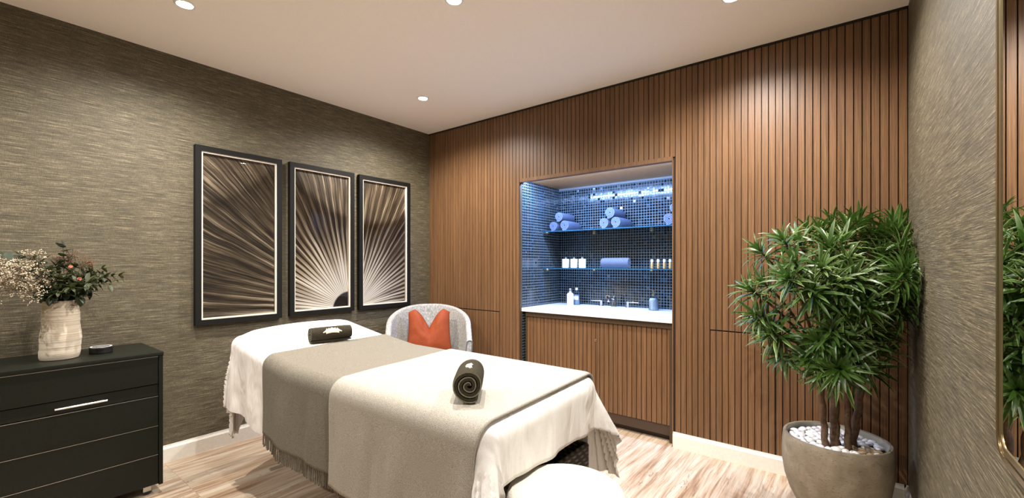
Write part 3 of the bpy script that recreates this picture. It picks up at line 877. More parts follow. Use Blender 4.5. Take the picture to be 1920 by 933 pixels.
def emblem(R, turns, mat, parent, sc=1.0, face=60, u0=0.0, tail=-2.05):
    """raised embroidered crest wrapped on the roll surface: banner with leaf points above"""
    bm = bmesh.new()
    def P(u, v, h):   # u along axis, v around (metres)
        a = math.radians(face) + v / R
        m = (PI - a - tail) % (2 * PI)          # follow the spiral of the cloth
        r = R * .16 + R * .84 * (1 - m / (turns * 2 * PI)) + h
        return Vector((u, -r * math.cos(a), R + r * math.sin(a)))
    def patch(pts, h=.0022):
        vs = [bm.verts.new(P(u * sc + u0, v * sc, h)) for u, v in pts]
        vb = [bm.verts.new(P(u * sc + u0, v * sc, -.002)) for u, v in pts]
        bm.faces.new(vs)
        for i in range(len(vs)): bm.faces.new((vs[i], vb[i], vb[(i + 1) % len(vs)], vs[(i + 1) % len(vs)]))
    def blade(cx, cy, ang, ln, wd):
        o = []
        for k in range(10):
            q = k / 10 * 2 * PI; x = math.cos(q) * ln / 2; y = math.sin(q) * wd / 2 * (1 - .3 * math.cos(q))
            o.append((cx + x * math.cos(ang) - y * math.sin(ang), cy + x * math.sin(ang) + y * math.cos(ang)))
        patch(o)
    N = 8
    for i in range(N):        # banner
        ua, ub = lerp(-.036, .036, i / N), lerp(-.036, .036, (i + 1) / N)
        f = lambda u: -.012 + .006 * (1 - (u / .036) ** 2)
        patch([(ua, f(ua) - .007), (ub, f(ub) - .007), (ub, f(ub) + .006), (ua, f(ua) + .006)])
    patch([(-.034, -.006), (.034, -.006), (.030, .004), (.016, .007), (0, .010), (-.016, .007), (-.030, .004)], .0026)
    for sgn in (-1, 1):
        blade(sgn * .036, .002, PI / 2 + sgn * .5, .024, .008); blade(sgn * .027, .008, PI / 2 - sgn * .3, .026, .008)
        blade(sgn * .044, -.004, PI / 2 + sgn * .9, .020, .007); blade(sgn * .016, .012, PI / 2 - sgn * .25, .020, .012)
        blade(sgn * .008, .014, PI / 2 + sgn * .2, .014, .008)
    blade(0, .017, PI / 2, .020, .008)
    obj('emblem', bm, mat, parent)

t = thing('rolled_towel', 'rolled dark olive towel with cream crest on the head of the bed', 'towel', (0, 0, 0))
o_ = obj('towel_roll', roll_mesh(.225, .047, 3.3), [M['towel'], M['towel_edge']], t)
emblem(.047, 3.3, M['thread'], t, 1.0, 30)
t.location = (-2.36, 1.35, .8035); t.rotation_euler = (0, math.radians(0), math.radians(78))
tw_a = t
t = thing('rolled_towel', 'rolled dark olive towel on the foot half of the bed, spiral end facing front', 'towel')
obj('towel_roll', roll_mesh(.19, .061, 2.8, jit=.012), [M['towel'], M['towel_edge']], t)
emblem(.061, 2.8, M['thread'], t, .68, 92, -.025)
t.location = (-1.055, 1.130, .784); t.rotation_euler = (0, 0, math.radians(129))

# ------------------------------------------------------------------ stool
t = thing('round_stool', 'round cream boucle stool at the foot of the bed', 'stool', (-.700, 1.185, 0))
R_ = .186
bm = bmesh.new(); lathe(bm, [(.02, .455), (R_ - .02, .455), (R_ - .004, .462), (R_, .478), (R_, .522), (R_ - .006, .538), (R_ - .018, .547), (R_ - .05, .5515), (.08, .554), (.002, .554)], 64, cap=False)
obj('seat', bm, M['stool'], t)
bm = bmesh.new()
for k in range(1): tube(bm, [Vector((R_ * math.cos(a), R_ * math.sin(a), .476)) for a in [2 * PI * j / 64 for j in range(65)]], .004, 8)
obj('piping', bm, M['stool'], t)
bm = bmesh.new(); lathe(bm, [(.03, .05), (.03, .30), (.02, .302), (.02, .452), (.09, .454), (.09, .458)], 28); obj('gas_column', bm, M['chrome'], t)
bm = bmesh.new()
for k in range(5):
    a = 2 * PI * k / 5 + .3
    tube(bm, [(0, 0, .095), (.11 * math.cos(a), .11 * math.sin(a), .085), (.19 * math.cos(a), .19 * math.sin(a), .062)], [.018, .015, .011], 10)
sb = obj('star_base', bm, M['chrome'], t)
for k in range(5):
    a = 2 * PI * k / 5 + .3; px, py = .187 * math.cos(a), .187 * math.sin(a)
    bm = bmesh.new(); tube(bm, [(px - .012 * math.sin(a), py + .012 * math.cos(a), .026), (px + .012 * math.sin(a), py - .012 * math.cos(a), .026)], .026, 20)
    tube(bm, [(px, py, .03), (px, py, .062)], .006, 8)
    obj('castor', bm, M['rubber'], t)

# ------------------------------------------------------------------ tub chair in the corner
CHX, CHY = -2.875, 2.555
RZ = math.atan2(.676, -.7605)        # local +X points to the back of the chair
t = thing('tub_chair', 'grey tweed tub armchair in the corner behind the bed', 'armchair', (CHX, CHY, 0), RZ)
def shell_pt(s, w, th):
    """s -1..1 round the back, w 0..1 up, th 0 inner 1 outer"""
    # plan: half circle then straight arms
    Rc = .315; arc = PI / 2 * Rc; arm = .20; tot = arc + arm
    q = abs(s) * tot; sg = 1 if s >= 0 else -1
    if q <= arc: a = q / Rc; px, py, nx, ny = Rc * math.cos(a), Rc * math.sin(a), math.cos(a), math.sin(a)
    else: px, py, nx, ny = -(q - arc), Rc, 0, 1
    u = q / tot
    zt = .605 + (.872 - .605) * (1 - sstep(.30, 1.02, u)) if u > .30 else .872
    zt = .60 + .272 * (math.cos(min(1, max(0, (u - .05) / .95)) * PI / 2) ** .85 if u < 1 else 0)
    z0 = .20
    z = lerp(z0, zt, w)
    flare = .05 * (w ** 1.5) * (1 - u * .4) - .035
    T2 = .062 * (1 - .25 * w)
    # rounded rim
    off = flare + (T2 if th else 0)
    return px + nx * off, (py + ny * off) * sg, z, nx, ny * sg
bm = bmesh.new(); ns, nw = 72, 14; gi = []; 
rings = []
for i in range(ns + 1):
    s = lerp(-1, 1, i / ns); ring = []
    for k in range(nw + 1): x, y, z, _, _ = shell_pt(s, k / nw * .975, 0); ring.append((x, y, z))
    xi, yi, zi, nx, ny = shell_pt(s, .975, 0); xo, yo, zo, _, _ = shell_pt(s, .975, 1)
    for k in range(1, 6):
        a = PI * k / 6; c_ = ((xi + xo) / 2, (yi + yo) / 2); hw = math.hypot(xo - xi, yo - yi) / 2
        ring.append((c_[0] - nx * hw * math.cos(a), c_[1] - ny * hw * math.cos(a), zi + hw * .8 * math.sin(a)))
    for k in range(nw, -1, -1): x, y, z, _, _ = shell_pt(s, k / nw * .975, 1); ring.append((x, y, z))
    rings.append([bm.verts.new(p) for p in ring])
m_ = len(rings[0])
for A, B in zip(rings, rings[1:]):
    for k in range(m_): bm.faces.new((A[k], A[(k + 1) % m_], B[(k + 1) % m_], B[k]))
bm.faces.new(rings[0]); bm.faces.new(rings[-1][::-1])
endA = [v.co.copy() for v in rings[0]]; endB = [v.co.copy() for v in rings[-1]]
bk = obj('backrest', bm, M['chair'], t)
T = NT('blue_grey_piping'); T.bsdf(Base_Color=T.mix(T.noise(T.coord(), 300, 2), (.05, .06, .08), (.14, .17, .21)), Roughness=.7); M['piping'] = T.m
for E in (endA, endB):
    bm = bmesh.new(); tube(bm, [p + Vector((-.003, 0, 0)) for p in E] + [E[0] + Vector((-.003, 0, 0))], .0045, 8); obj('piping', bm, M['piping'], bk)
bm = bmesh.new()
# seat cushion: D shape
def dshape(r, arm, n=24): return [(r * math.cos(a), r * math.sin(a)) for a in [lerp(-PI / 2, PI / 2, k / n) for k in range(n + 1)]] + [(-arm, r), (-arm - .03, r - .04), (-arm - .03, -r + .04), (-arm, -r)]
def prism(bm, pts, z0, z1, bev=0):
    A = [bm.verts.new((x, y, z0)) for x, y in pts]; B = [bm.verts.new((x, y, z1)) for x, y in pts]
    n = len(pts); fs = [bm.faces.new(A[::-1]), bm.faces.new(B)]
    for k in range(n): fs.append(bm.faces.new((A[k], A[(k + 1) % n], B[(k + 1) % n], B[k])))
    if bev:
        es = [e for e in fs[0].edges] + [e for e in fs[1].edges]
        bmesh.ops.bevel(bm, geom=es, offset=bev, segments=3, affect='EDGES', profile=.5)
prism(bm, dshape(.268, .20), .33, .455, .025); obj('seat', bm, M['chair'], t)
bm = bmesh.new(); prism(bm, dshape(.272, .20), .20, .328, .01); obj('seat_base', bm, M['chair'], t)
for sx, sy in ((.20, .18), (.20, -.18), (-.19, .22), (-.19, -.22)):
    bm = bmesh.new(); tube(bm, [(sx * 1.12, sy * 1.12, 0), (sx, sy, .205)], [.011, .019], 14); obj('leg', bm, M['dwood'], t)

# orange cushion with a chopped top
def cushion_mesh(wd=.202, ht=.195, th=.085, n=44):
    bm = bmesh.new(); g = {}
    for side in (1, -1):
        for i in range(n + 1):
            for j in range(n + 1):
                u = lerp(-1, 1, i / n); v = lerp(-1, 1, j / n)
                if side == -1 and (i in (0, n) or j in (0, n)): g[side, i, j] = g[1, i, j]; continue
                x = wd * u * (1 - .05 * (1 - v * v) - .10 * (v + 1) / 2)
                top = ht - .165 * max(0, 1 - abs(u) / .70) ** 1.6
                if abs(u) > .74: top = ht - .09 * (abs(u) - .74)
                bot = -ht + .012 * (1 - u * u)
                w = (v + 1) / 2
                z = lerp(bot, top, w)
                e = max(0, (1 - u ** 2) * (1 - v ** 2)) ** .42
                t_ = th * e * (1 - .35 * w * math.exp(-(u / .35) ** 2))
                t_ += .006 * noise.noise(Vector((u * 3, v * 3, side))) * e - .010 * e * math.exp(-((abs(u) - .25) / .08) ** 2) * max(0, v) 
                g[side, i, j] = bm.verts.new((x, -side * t_, z + ht))
    for side in (1, -1):
        for i in range(n):
            for j in range(n):
                q = [g[side, i, j], g[side, i + 1, j], g[side, i + 1, j + 1], g[side, i, j + 1]]
                bm.faces.new(q if side == 1 else q[::-1])
    return bm
Rf = Vector((.7605, -.676, 0))       # toward the viewer
cpos = Vector((CHX, CHY, 0)) - Rf * .045
t = thing('throw_pillow', 'burnt orange square cushion with dented top on the grey armchair', 'cushion', (cpos.x, cpos.y, .462), RZ - PI / 2 + PI)
t.rotation_euler = (math.radians(-14), 0, math.atan2(.7605, .676))
obj('cushion', cushion_mesh(), M['cushion'], t)
t.rotation_euler = (math.radians(-12), 0, math.atan2(.7605, .676) )

# ------------------------------------------------------------------ vanity in the niche
t = thing('vanity_cabinet', 'slatted walnut cabinet under the white counter in the tiled niche', 'cabinet', (0, 0, 0))
YF = 3.085
VX0, VX1 = NX0 + .030, NX1 - .030
bm = bmesh.new()
box(bm, VX0, VX1, YF + .012, NYB - .003, .075, .79, 0)
obj('body', bm, M['groove'], t, False)
MIDX = -1.54 - .004
for (a, b) in ((VX0 + .008, MIDX - .001), (MIDX + .001, VX1 - .008)):
    bm = bmesh.new(); slat_panel(bm, a, b, .118, .795, YF, [], groove=.0048, depth=.0115)
    d = obj('door', bm, M['wood'], t, False)
    if a < -2:
        bm = bmesh.new(); lathe(bm, [(.0095, 0), (.0095, .003), (.006, .004), (.0055, .0025), (.001, .0025)], 28, cap=False)
        lk = obj('lock', bm, M['brass'], d, loc=(-1.552, YF, .656), rot=(PI / 2, 0, 0))
bm = bmesh.new(); box(bm, VX0 - .004, VX1 + .028, YF - .012, YF + .05, .797, .838, .001, 1); obj('top_rail', bm, M['woodrail'], t, False)
obj('side_panel', bx(VX0 - .004, VX0 + .007, YF - .008, YF + .3, .075, .797, .001, 1), M['woodrail'], t, False); obj('side_panel', bx(VX1 - .007, VX1 + .028, YF - .008, YF + .3, .0, .797, .001, 1), M['woodrail'], t, False)
bm = bmesh.new(); box(bm, VX0, VX1, YF + .006, YF + .03, .045, .115, .001, 1); box(bm, VX0, VX1, YF + .06, YF + .08, .0, .06); obj('kick_board', bm, M['dark_kick'], t, False)
t = thing('countertop', 'white stone counter with undermounted oval basin in the niche', 'counter', ((NX0 + NX1) / 2, (YF + NYB) / 2, CTZ))
# counter with oval opening
SX, SY, SRX, SRY = -1.60, 3.335, .235, .150
ox, oy = t.location.x, t.location.y
bm = bmesh.new()
Xa, Xb, Ya, Yb = NX0 + .001, NX1 - .009, YF - .035, NYB - .001
n = 64; inn = []; out = []
for k in range(n):
    a = 2 * PI * k / n; cx_, cy_ = math.cos(a), math.sin(a)
    inn.append((SX + SRX * cx_, SY + SRY * cy_))
    tx = ((Xb if cx_ > 0 else Xa) - SX) / cx_ if abs(cx_) > 1e-6 else 1e9
    ty = ((Yb if cy_ > 0 else Ya) - SY) / cy_ if abs(cy_) > 1e-6 else 1e9
    q = min(tx, ty); out.append((SX + cx_ * q, SY + cy_ * q))
# snap the nearest outer points to the corners
for cxy in ((Xa, Ya), (Xa, Yb), (Xb, Ya), (Xb, Yb)):
    k = min(range(n), key=lambda k: (out[k][0] - cxy[0]) ** 2 + (out[k][1] - cxy[1]) ** 2); out[k] = cxy
def ringv(pts, z): return [bm.verts.new((x - ox, y - oy, z)) for x, y in pts]
it, ot, ib, ob = ringv(inn, 0), ringv(out, 0), ringv(inn, -.03), ringv(out, -.03)
for k in range(n):
    q = (k + 1) % n
    bm.faces.new((it[k], it[q], ot[q], ot[k])); bm.faces.new((ib[k], ob[k], ob[q], ib[q]))
    bm.faces.new((it[k], ib[k], ib[q], it[q])); bm.faces.new((ot[k], ot[q], ob[q], ob[k]))
obj('slab', bm, M['counter'], t, False)
bm = bmesh.new(); lathe(bm, [(1.03, -.0305), (1.0, -.031), (.97, -.06), (.85, -.11), (.5, -.145), (.12, -.15), (.12, -.16), (.55, -.155), (.90, -.118), (1.02, -.06), (1.06, -.0305)], 56, (SX - ox, SY - oy, 0), cap=False, sx=SRX, sy=SRY)
bs_ = obj('basin', bm, M['wbottle'], t)
bm = bmesh.new(); lathe(bm, [(.022, 0), (.022, .003), (.016, .004), (.001, .002)], 24, (SX - ox, SY - oy, -.1515), cap=False); obj('drain', bm, M['chrome'], bs_)

# tap with two lever handles
t = thing('basin_tap', 'chrome three piece basin tap with flat lever handles on the counter', 'tap', (-1.634, 3.60, CTZ + .001))
bm = bmesh.new(); lathe(bm, [(.026, 0), (.026, .004), (.021, .008), (.017, .05), (.0145, .085), (.009, .094), (.001, .096)], 32, cap=False)
tube(bm, bez([(0, 0, .068), (0, -.05, .095), (0, -.10, .085), (0, -.115, .055)], 10), [.011] * 8 + [.0105, .010, .010], 16)
obj('spout', bm, M['chrome'], t)
for sx in (-1, 1):
    bm = bmesh.new(); lathe(bm, [(.024, 0), (.024, .004), (.013, .009), (.012, .04), (.013, .052), (.001, .054)], 28, (sx * .125, .008, 0), cap=False)
    box(bm, min(sx * .113, sx * .225), max(sx * .113, sx * .225), -.001, .017, .044, .053, .002, 2)
    obj('lever_handle', bm, M['chrome'], t)
t = thing('chrome_plate', 'small square chrome plate on the mosaic above the left tap lever', 'plate', (-1.735, NYB - .0005, .945))
bm = bmesh.new()
for (a, b, c_, d) in [(-.017, .017, .013, .017), (-.017, .017, -.017, -.013), (-.017, -.013, -.013, .013), (.013, .017, -.013, .013)]: box(bm, a, b, -.006, 0, c_, d, .0005, 1)
obj('rim', bm, M['chrome'], t); obj('face', bx(-.013, .013, -.003, 0, -.013, .013), M['blk'], t, False)

# glass shelves
for z, lab in ((1.551, 'upper glass shelf in the tiled niche holding towel rolls'), (1.213, 'lower glass shelf in the tiled niche holding bottles')):
    t = thing('glass_shelf', lab, 'shelf', ((NX0 + NX1) / 2, 3.535, z))
    w = (NX1 - NX0) / 2 - .002
    obj('pane', bx(-w, w, -.1525, .152, -.008, 0), M['shelfglass'], t, False)
    obj('polished_edge', bx(-w, w, -.1545, -.1525, -.008, 0), M['shelfedge'], t, False)
    ox, oy = t.location.x, t.location.y
    for (x, y, side) in [(-2.20, 3.39, 1), (-1.85, 3.645, 0), (-1.31, 3.645, 0)]:
        bm = bmesh.new(); lathe(bm, [(.001, -.0085), (.016, -.0085), (.018, -.012), (.016, -.022), (.008, -.027), (.001, -.027)], 20, (x - ox, y - oy, 0), cap=False)
        if side: tube(bm, [(x - ox, y - oy, -.016), (NX0 - ox, y - oy, -.016)], .005, 10)
        else: tube(bm, [(x - ox, y - oy, -.016), (x - ox, NYB - oy, -.016)], .005, 10)
        obj('clip', bm, M['brass'], t)

# towel rolls on the upper shelf
proto = None
SH = 1.5515
spots = [(-2.150, 0, .0470, 'left roll in the lower row of the left towel stack'), (-2.036, 0, .0500, 'right roll in the lower row of the left towel stack'), (-2.093, 1, .0470, 'slate blue towel roll topping the left stack'),
         (-1.642, 0, .0480, 'left roll in the lower row of the middle towel stack'), (-1.534, 0, .0500, 'right roll in the lower row of the middle towel stack'), (-1.592, 1, .0500, 'slate blue towel roll topping the middle stack'),
         (-1.100, 0, .0490, 'left roll of the towel stack at the right niche edge'), (-1.000, 0, .0480, 'right roll of the towel stack behind the niche edge'), (-1.05, 1, .0480, 'slate blue towel roll topping the stack at the right niche edge')]
for i, (x, up, r, lab) in enumerate(spots):
    z = SH + (0 if not up else .083)
    if proto is None:
        proto = obj('towel_roll', roll_mesh(.235, .048, 3.2, n=90, sq=1.0, jit=.012), [M['blue_towel'], M['blue_edge']]); o = proto
    else:
        o = proto.copy(); COL.objects.link(o)
    tag(o, lab, 'towel', 'slate blue towel rolls on the upper glass shelf')
    o.location = (x, 3.53 + rnd.uniform(-.006, .006), z + .0005); o.rotation_euler = (0, 0, PI / 2 + PI + rnd.uniform(-.03, .03)); k = r / .048; o.scale = (1, k, k)
o = obj('towel_roll', roll_mesh(.245, .050, 3.0, n=90, sq=.98, jit=.02), [M['blue_towel'], M['blue_edge']]); o.location = (-1.585, 3.53, 1.2135); o.rotation_euler = (0, 0, PI + .03)
tag(o, 'single slate blue towel roll lying lengthwise on the lower glass shelf', 'towel')
# white square bottles on the lower shelf
proto = None
for i, x in enumerate((-2.078, -1.990, -1.905)):
    lab = ('left', 'middle', 'right')[i] + ' of three white square bottles on the lower glass shelf'
    if proto is None:
        t = thing('white_bottle', lab, 'bottle', (x, 3.52, 1.2135), 0, 'white bottles on the lower glass shelf')
        bm = bmesh.new(); box(bm, -.029, .029, -.020, .020, 0, .082, .006, 3); obj('body', bm, M['wbottle'], t)
        bm = bmesh.new(); lathe(bm, [(.014, .0805), (.011, .086), (.009, .088), (.009, .099), (.001, .100)], 24, cap=False); obj('stopper', bm, M['greycap'], t); proto = t
    else: copy_tree(proto, (x, 3.52, 1.2135), 0, lab)
proto = None
for i, x in enumerate((-1.258, -1.207, -1.158, -1.112)):
    lab = ('first', 'second', 'third', 'fourth')[i] + ' amber oil vial from the left on the lower glass shelf'
    if proto is None:
        t = thing('oil_vial', lab, 'bottle', (x, 3.50, 1.2135), 0, 'amber oil vials on the lower glass shelf')
        bm = bmesh.new(); lathe(bm, [(.001, 0), (.0105, 0), (.0115, .002), (.0115, .044), (.009, .048), (.009, .0505)], 24, cap=False); obj('body', bm, M['amber'], t)
        bm = bmesh.new(); lathe(bm, [(.001, .051), (.0108, .051), (.0108, .072), (.0098, .074), (.001, .074)], 24, cap=False); obj('cap', bm, M['wcap'], t); proto = t
    else: copy_tree(proto, (x, 3.50, 1.2135), 0, lab)
# bottles on the counter
t = thing('lotion_bottle', 'opaque white bottle with slim neck at the left end of the counter', 'bottle', (-2.030, 3.52, CTZ + .0005))
bm = bmesh.new(); lathe(bm, [(.001, 0), (.029, 0), (.031, .003), (.031, .098), (.027, .108), (.012, .114), (.0105, .118), (.0105, .128)], 32, cap=False); obj('body', bm, M['wbottle'], t)
bm = bmesh.new(); lathe(bm, [(.001, .1282), (.0115, .1282), (.0115, .152), (.010, .154), (.001, .154)], 24, cap=False); obj('cap', bm, M['greycap'], t)
t = thing('glass_bottle', 'clear glass bottle with white label beside the white bottle', 'bottle', (-2.008, 3.60, CTZ + .0005))
bm = bmesh.new(); lathe(bm, [(.001, 0), (.029, 0), (.031, .003), (.031, .100), (.027, .112), (.012, .118), (.0105, .122), (.0105, .134)], 32, cap=False); obj('body', bm, M['clear'], t)
bm = bmesh.new(); lathe(bm, [(.001, .004), (.0275, .004), (.0275, .092), (.001, .092)], 32, cap=False); obj('liquid', bm, M['lotion'], t)
bm = bmesh.new(); n = 16; A = []
for k in range(n + 1):
    a = lerp(-PI * .95, -PI * .15, k / n) ; A.append((bm.verts.new((.0316 * math.cos(a), .0316 * math.sin(a), .045)), bm.verts.new((.0316 * math.cos(a), .0316 * math.sin(a), .080))))
for a, b in zip(A, A[1:]): bm.faces.new((a[0], b[0], b[1], a[1]))
o = obj('label', bm, M['label'], t); md = o.modifiers.new('thickness', 'SOLIDIFY'); md.thickness = .0003
bm = bmesh.new(); lathe(bm, [(.001, .1342), (.0118, .1342), (.0118, .155), (.010, .157), (.001, .157)], 24, cap=False); obj('cap', bm, M['wcap'], t)
t = thing('soap_dispenser', 'round shouldered clear dispenser with brass pump at the right of the counter', 'soap dispenser', (-1.262, 3.55, CTZ + .0005))
bm = bmesh.new(); lathe(bm, [(.001, 0), (.036, 0), (.039, .003), (.040, .07), (.038, .088), (.031, .103), (.018, .112), (.014, .115), (.014, .120)], 36, cap=False); obj('body', bm, M['clear'], t)
bm = bmesh.new(); lathe(bm, [(.001, .004), (.036, .004), (.037, .08), (.030, .098), (.001, .098)], 32, cap=False); obj('liquid', bm, M['lotion'], t)
bm = bmesh.new(); lathe(bm, [(.001, .1202), (.016, .1202), (.016, .134), (.008, .137), (.004, .140), (.004, .158), (.009, .160), (.009, .168), (.001, .171)], 24, cap=False)
tube(bm, [(0, 0, .164), (.0, -.032, .162)], .0038, 10); obj('pump', bm, M['brass'], t)

# ------------------------------------------------------------------ planter, pebbles, dracaena
PX, PY, PZ = -.047, 2.715, .387
RO = .222
t = thing('stone_planter', 'large rounded beige stoneware planter in the right corner', 'planter', (PX, PY, 0))
bm = bmesh.new()
prof = [(.001, 0), (.128, 0), (.140, .006), (.165, .04), (.195, .10), (.217, .17), (.2275, .24), (.2290, .29), (.2265, .34), (RO, PZ - .004), (RO - .003, PZ), (RO - .013, PZ), (RO - .016, PZ - .004)]
lathe(bm, prof, 72, cap=False); obj('outer_shell', bm, M['stone'], t)
bm = bmesh.new(); lathe(bm, [(RO - .016, PZ - .0035), (RO - .012, .33), (.205, .27), (.001, .27)], 72, cap=False); obj('inner_wall', bm, M['glaze'], t)
bm = bmesh.new(); lathe(bm, [(.202, .295), (.203, .343), (.15, .349), (.05, .352), (.001, .352)], 48, cap=False); obj('soil', bm, M['soil'], t)
# pebbles
def pebble_mesh(seed):
    bm = bmesh.new(); bmesh.ops.create_icosphere(bm, subdivisions=3, radius=1.0)
    for v in bm.verts:
        k = 1 + .16 * noise.noise(v.co * 1.1 + Vector((seed * 7, 0, 0))); v.co = Vector((v.co.x * .020 * k, v.co.y * .015 * k, v.co.z * .0105 * k))
    return bm
prot = []
for s in range(4):
    prot.append(obj('pebble', pebble_mesh(s), M['pebble']))
tanp = obj('pebble', pebble_mesh(9), M['tanpebble'])
placed = []; used = set()
trunk_xy = [(-.083, 2.62), (-.043, 2.655), (.004, 2.64), (.02, 2.70)]
def try_place(zl, rmax, count, mind):
    c_ = 0; tries = 0
    while c_ < count and tries < 6000:
        tries += 1
        a = rnd.uniform(0, 2 * PI); r = rmax * math.sqrt(rnd.random())
        x, y = PX + r * math.cos(a), PY + r * math.sin(a)
        if any((x - tx) ** 2 + (y - ty) ** 2 < .030 ** 2 for tx, ty in trunk_xy): continue
        if any((x - q[0]) ** 2 + (y - q[1]) ** 2 < mind ** 2 and abs(zl - q[2]) < .016 for q in placed): continue
        placed.append((x, y, zl)); c_ += 1
try_place(.360, .184, 108, .0275); try_place(.3735, .168, 46, .034)
for (x, y, z) in placed:
    tan = (x > .0 and y < 2.70 and rnd.random() < .7)
    k = 4 if tan else rnd.randrange(4)
    src = tanp if tan else prot[k]
    if src.name not in used: used.add(src.name); o = src
    else: o = src.copy(); COL.objects.link(o)
    o.location = (x, y, z + rnd.uniform(0, .004)); o.rotation_euler = (rnd.uniform(-.35, .35), rnd.uniform(-.35, .35), rnd.uniform(0, 6.28))
    f = rnd.uniform(.85, 1.2); o.scale = (f, f, f)
    if tan: tag(o, 'tan pebble among those at the front right inside the stone planter', 'pebble', 'tan pebbles in the planter')
    else: tag(o, 'smooth white pebble inside the stone planter', 'pebble', 'white pebbles in the planter')

# dracaena
YAW = math.radians(37.6); SN, CS = math.sin(YAW), math.cos(YAW)
def crown_pt(px, py, depth):       # a spot seen from the doorway, used once to lay out the crown in space
    u = (px - 960) / 816; v = (494.5 - py) / 816
    return Vector(((-SN + u * CS) * depth, (CS + u * SN) * depth, 1.25 + v * depth))
heads = [  # px, py, depth along the view
 (1425, 470, 2.20), (1432, 530, 2.16), (1410, 545, 2.22), (1438, 600, 2.18), (1452, 625, 2.10), (1420, 590, 2.15), (1465, 665, 2.12),
 (1470, 450, 2.12), (1490, 490, 2.00), (1478, 520, 1.98), (1500, 455, 2.2), (1515, 430, 2.32), (1540, 440, 2.25), (1560, 420, 2.3), (1590, 425, 2.2), (1610, 415, 2.32),
 (1540, 500, 1.95), (1560, 530, 1.93), (1585, 490, 1.98), (1600, 520, 1.92), (1555, 465, 2.05), (1580, 455, 2.08), (1520, 545, 1.95),
 (1640, 440, 2.20), (1670, 425, 2.24), (1705, 430, 2.14), (1720, 455, 1.98), (1650, 480, 2.05), (1690, 480, 2.0), (1700, 520, 1.82), (1690, 515, 1.86), (1730, 500, 1.80),
 (1640, 545, 1.92), (1665, 555, 1.95), (1620, 575, 1.9), (1690, 560, 1.9), (1710, 570, 1.88), (1600, 560, 1.95), (1575, 580, 1.93), (1550, 570, 2.0),
 (1535, 640, 1.98), (1560, 620, 1.95), (1590, 640, 1.95), (1610, 610, 1.95), (1640, 620, 1.98), (1660, 600, 2.0), (1625, 650, 2.05), (1655, 660, 2.08),
 (1520, 670, 2.02), (1545, 690, 2.0), (1573, 690, 1.93), (1600, 680, 2.0), (1630, 690, 2.05),
 (1620, 470, 2.3), (1560, 490, 2.35), (1600, 540, 2.35), (1640, 580, 2.3), (1680, 460, 2.25), (1540, 560, 2.35), (1580, 620, 2.35), (1640, 510, 2.1), (1610, 590, 2.2), (1570, 550, 2.15), (1660, 520, 2.15)]
tg = thing('potted_dracaena', 'bushy green dracaena with several canes growing in the stone planter', 'plant', (PX, PY, .34))
org = Vector((PX, PY, .34))
tops = [Vector((-.115, 2.62, .80)), Vector((-.050, 2.67, .86)), Vector((.000, 2.64, .82)), Vector((.055, 2.69, .84))]
bm = bmesh.new()
for (x, y), tp, r in zip(trunk_xy, tops, (.014, .019, .013, .016)):
    pts = bez([(x, y, .345), (x + rnd.uniform(-.015, .015), y, .45), (tp.x + rnd.uniform(-.02, .02), tp.y, .65), tp], 14)
    pts = [p + Vector((.003 * math.sin(i * 2.1), .003 * math.cos(i * 1.7), 0)) for i, p in enumerate(pts)]
    tube(bm, [p - org for p in pts], [r * (1.12 - .3 * i / 14 + .05 * math.sin(i * 2.3)) for i in range(15)], 12)
    c_ = obj('cane', bm, M['bark'], tg); bm = bmesh.new()
bm.free()
bb = bmesh.new(); bl = bmesh.new(); uvl = bl.loops.layers.uv.new('UVMap')
def inside(p):
    p.x = min(p.x, XR - .012); p.y = min(p.y, YB - .012); return p
for (px, py, dp) in heads:
    c0 = crown_pt(px, py, dp)
    c0.x = min(c0.x, XR - .05); c0.y = min(c0.y, YB - .09)
    tp = min(tops, key=lambda q: (q - c0).length + (.3 if q.z > c0.z else 0))
    if c0.z < tp.z + .05: st = tp - Vector((0, 0, .10))
    else: st = tp
    axis = (c0 - Vector((PX, PY, .95))); axis.z = axis.z * .6 + .18; axis.normalize()
    base = c0 - axis * .06
    pts = bez([st, st.lerp(base, .35) + Vector((0, 0, .03)), base - axis * .08, base, c0], 9)
    tube(bb, [inside(p.copy()) - org for p in pts], [lerp(.008, .0045, i / 9) for i in range(10)], 7)
    nl = rnd.randint(28, 35)
    up = axis; s1 = up.orthogonal().normalized(); s2 = up.cross(s1)
    sc = rnd.uniform(.85, 1.12)
    for k in range(nl):
        q = k / nl; az = k * 2.39996 + rnd.uniform(-.15, .15)
        el = lerp(1.75, .25, q) + rnd.uniform(-.12, .12)      # angle from the axis
        d = up * math.cos(el) + (s1 * math.cos(az) + s2 * math.sin(az)) * math.sin(el)
        ln = lerp(.150, .100, abs(q - .35) * 1.2) * sc * rnd.uniform(.85, 1.15)
        p = c0 - axis * .035 * (1 - q) * 1.5
        n0 = len(bl.verts)
        leaf(bl, p, d, up, ln, rnd.uniform(.0135, .0185) * sc, rnd.uniform(.25, .8), rnd.uniform(.25, .5), 5, uvl=uvl, tipz=-.25)
bl.verts.ensure_lookup_table()
for v in bl.verts:
    if v.co.x > XR - .012: v.co.x = XR - .012 - rnd.uniform(0, .01)
    if v.co.y > YB - .012: v.co.y = YB - .012 - rnd.uniform(0, .01)
    v.co -= org
obj('branches', bb, M['bark'], tg)
obj('foliage', bl, M['leaf'], tg, normals=False)

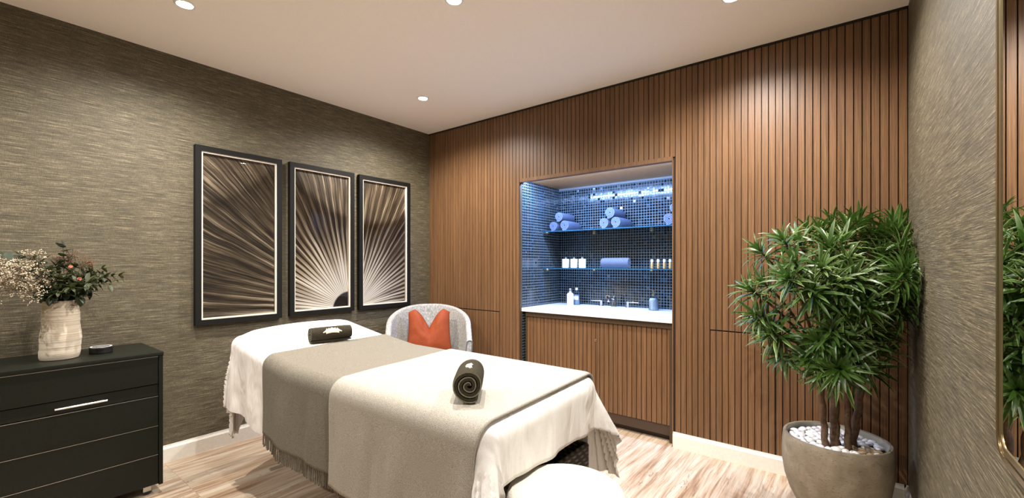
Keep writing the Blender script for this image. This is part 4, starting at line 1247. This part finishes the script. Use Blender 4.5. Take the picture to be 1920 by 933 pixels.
# ------------------------------------------------------------------ mirror on the right wall
t = thing('framed_mirror', 'tall mirror with thin rounded brass double frame on the right wall', 'mirror', (XR, 1.0, .878))
def rrect(y0, y1, z0, z1, r, n=10):
    P = []
    for (cy_, cz_, a0) in ((y1 - r, z0 + r, -PI / 2), (y1 - r, z1 - r, 0), (y0 + r, z1 - r, PI / 2), (y0 + r, z0 + r, PI)):
        for k in range(n + 1): a = a0 + PI / 2 * k / n; P.append((cy_ + r * math.cos(a), cz_ + r * math.sin(a)))
    return P
MY0, MY1, MZ1 = -.40, .262, 1.30
def framering(bm, o, i_, d0, d1):
    Vs = [[bm.verts.new((d, y, z)) for y, z in P] for P in (o, i_) for d in (d0, d1)]
    n = len(o)
    for k in range(n):
        q = (k + 1) % n
        bm.faces.new((Vs[1][k], Vs[1][q], Vs[3][q], Vs[3][k])); bm.faces.new((Vs[0][k], Vs[0][q], Vs[1][q], Vs[1][k])); bm.faces.new((Vs[2][k], Vs[3][k], Vs[3][q], Vs[2][q])); bm.faces.new((Vs[0][k], Vs[2][k], Vs[2][q], Vs[0][q]))
bm = bmesh.new(); framering(bm, rrect(MY0, MY1, 0, MZ1, .05), rrect(MY0 + .011, MY1 - .011, .011, MZ1 - .011, .042), -.001, -.018); fo = obj('outer_frame', bm, M['brass'], t)
bm = bmesh.new(); framering(bm, rrect(MY0 + .011, MY1 - .011, .011, MZ1 - .011, .042), rrect(MY0 + .014, MY1 - .014, .014, MZ1 - .014, .040), -.001, -.012); obj('recess', bm, M['blk'], t)
bm = bmesh.new(); framering(bm, rrect(MY0 + .014, MY1 - .014, .014, MZ1 - .014, .040), rrect(MY0 + .026, MY1 - .026, .026, MZ1 - .026, .032), -.001, -.0165); obj('inner_frame', bm, M['brass'], t)
bm = bmesh.new(); P = rrect(MY0 + .026, MY1 - .026, .026, MZ1 - .026, .032)
A = [bm.verts.new((-.0148, y, z)) for y, z in P]; B = [bm.verts.new((-.001, y, z)) for y, z in P]
bm.faces.new(A); bm.faces.new(B[::-1])
for k in range(len(P)): q = (k + 1) % len(P); bm.faces.new((A[k], B[k], B[q], A[q]))
obj('mirror_glass', bm, M['mirror'], t, False)

# ------------------------------------------------------------------ world, camera, colour
w = bpy.data.worlds.new('World'); scene.world = w; w.use_nodes = True
w.node_tree.nodes['Background'].inputs[0].default_value = (.8, .85, 1, 1); w.node_tree.nodes['Background'].inputs[1].default_value = .3
cam = bpy.data.cameras.new('Camera'); co = bpy.data.objects.new('Camera', cam); COL.objects.link(co); scene.camera = co
cam.sensor_width = 36; cam.lens = 816 / 1920 * 36; cam.shift_y = 28 / 1920; cam.clip_start = .02
co.location = (0, 0, 1.25); co.rotation_euler = (PI / 2, 0, YAW)
vs = scene.view_settings; vs.view_transform = 'Standard'; vs.look = 'None'; vs.gamma = 1.0; vs.use_curve_mapping = False; vs.exposure = 1.0
cy_ = scene.cycles; cy_.max_bounces = 10; cy_.diffuse_bounces = 6; cy_.transparent_max_bounces = 16
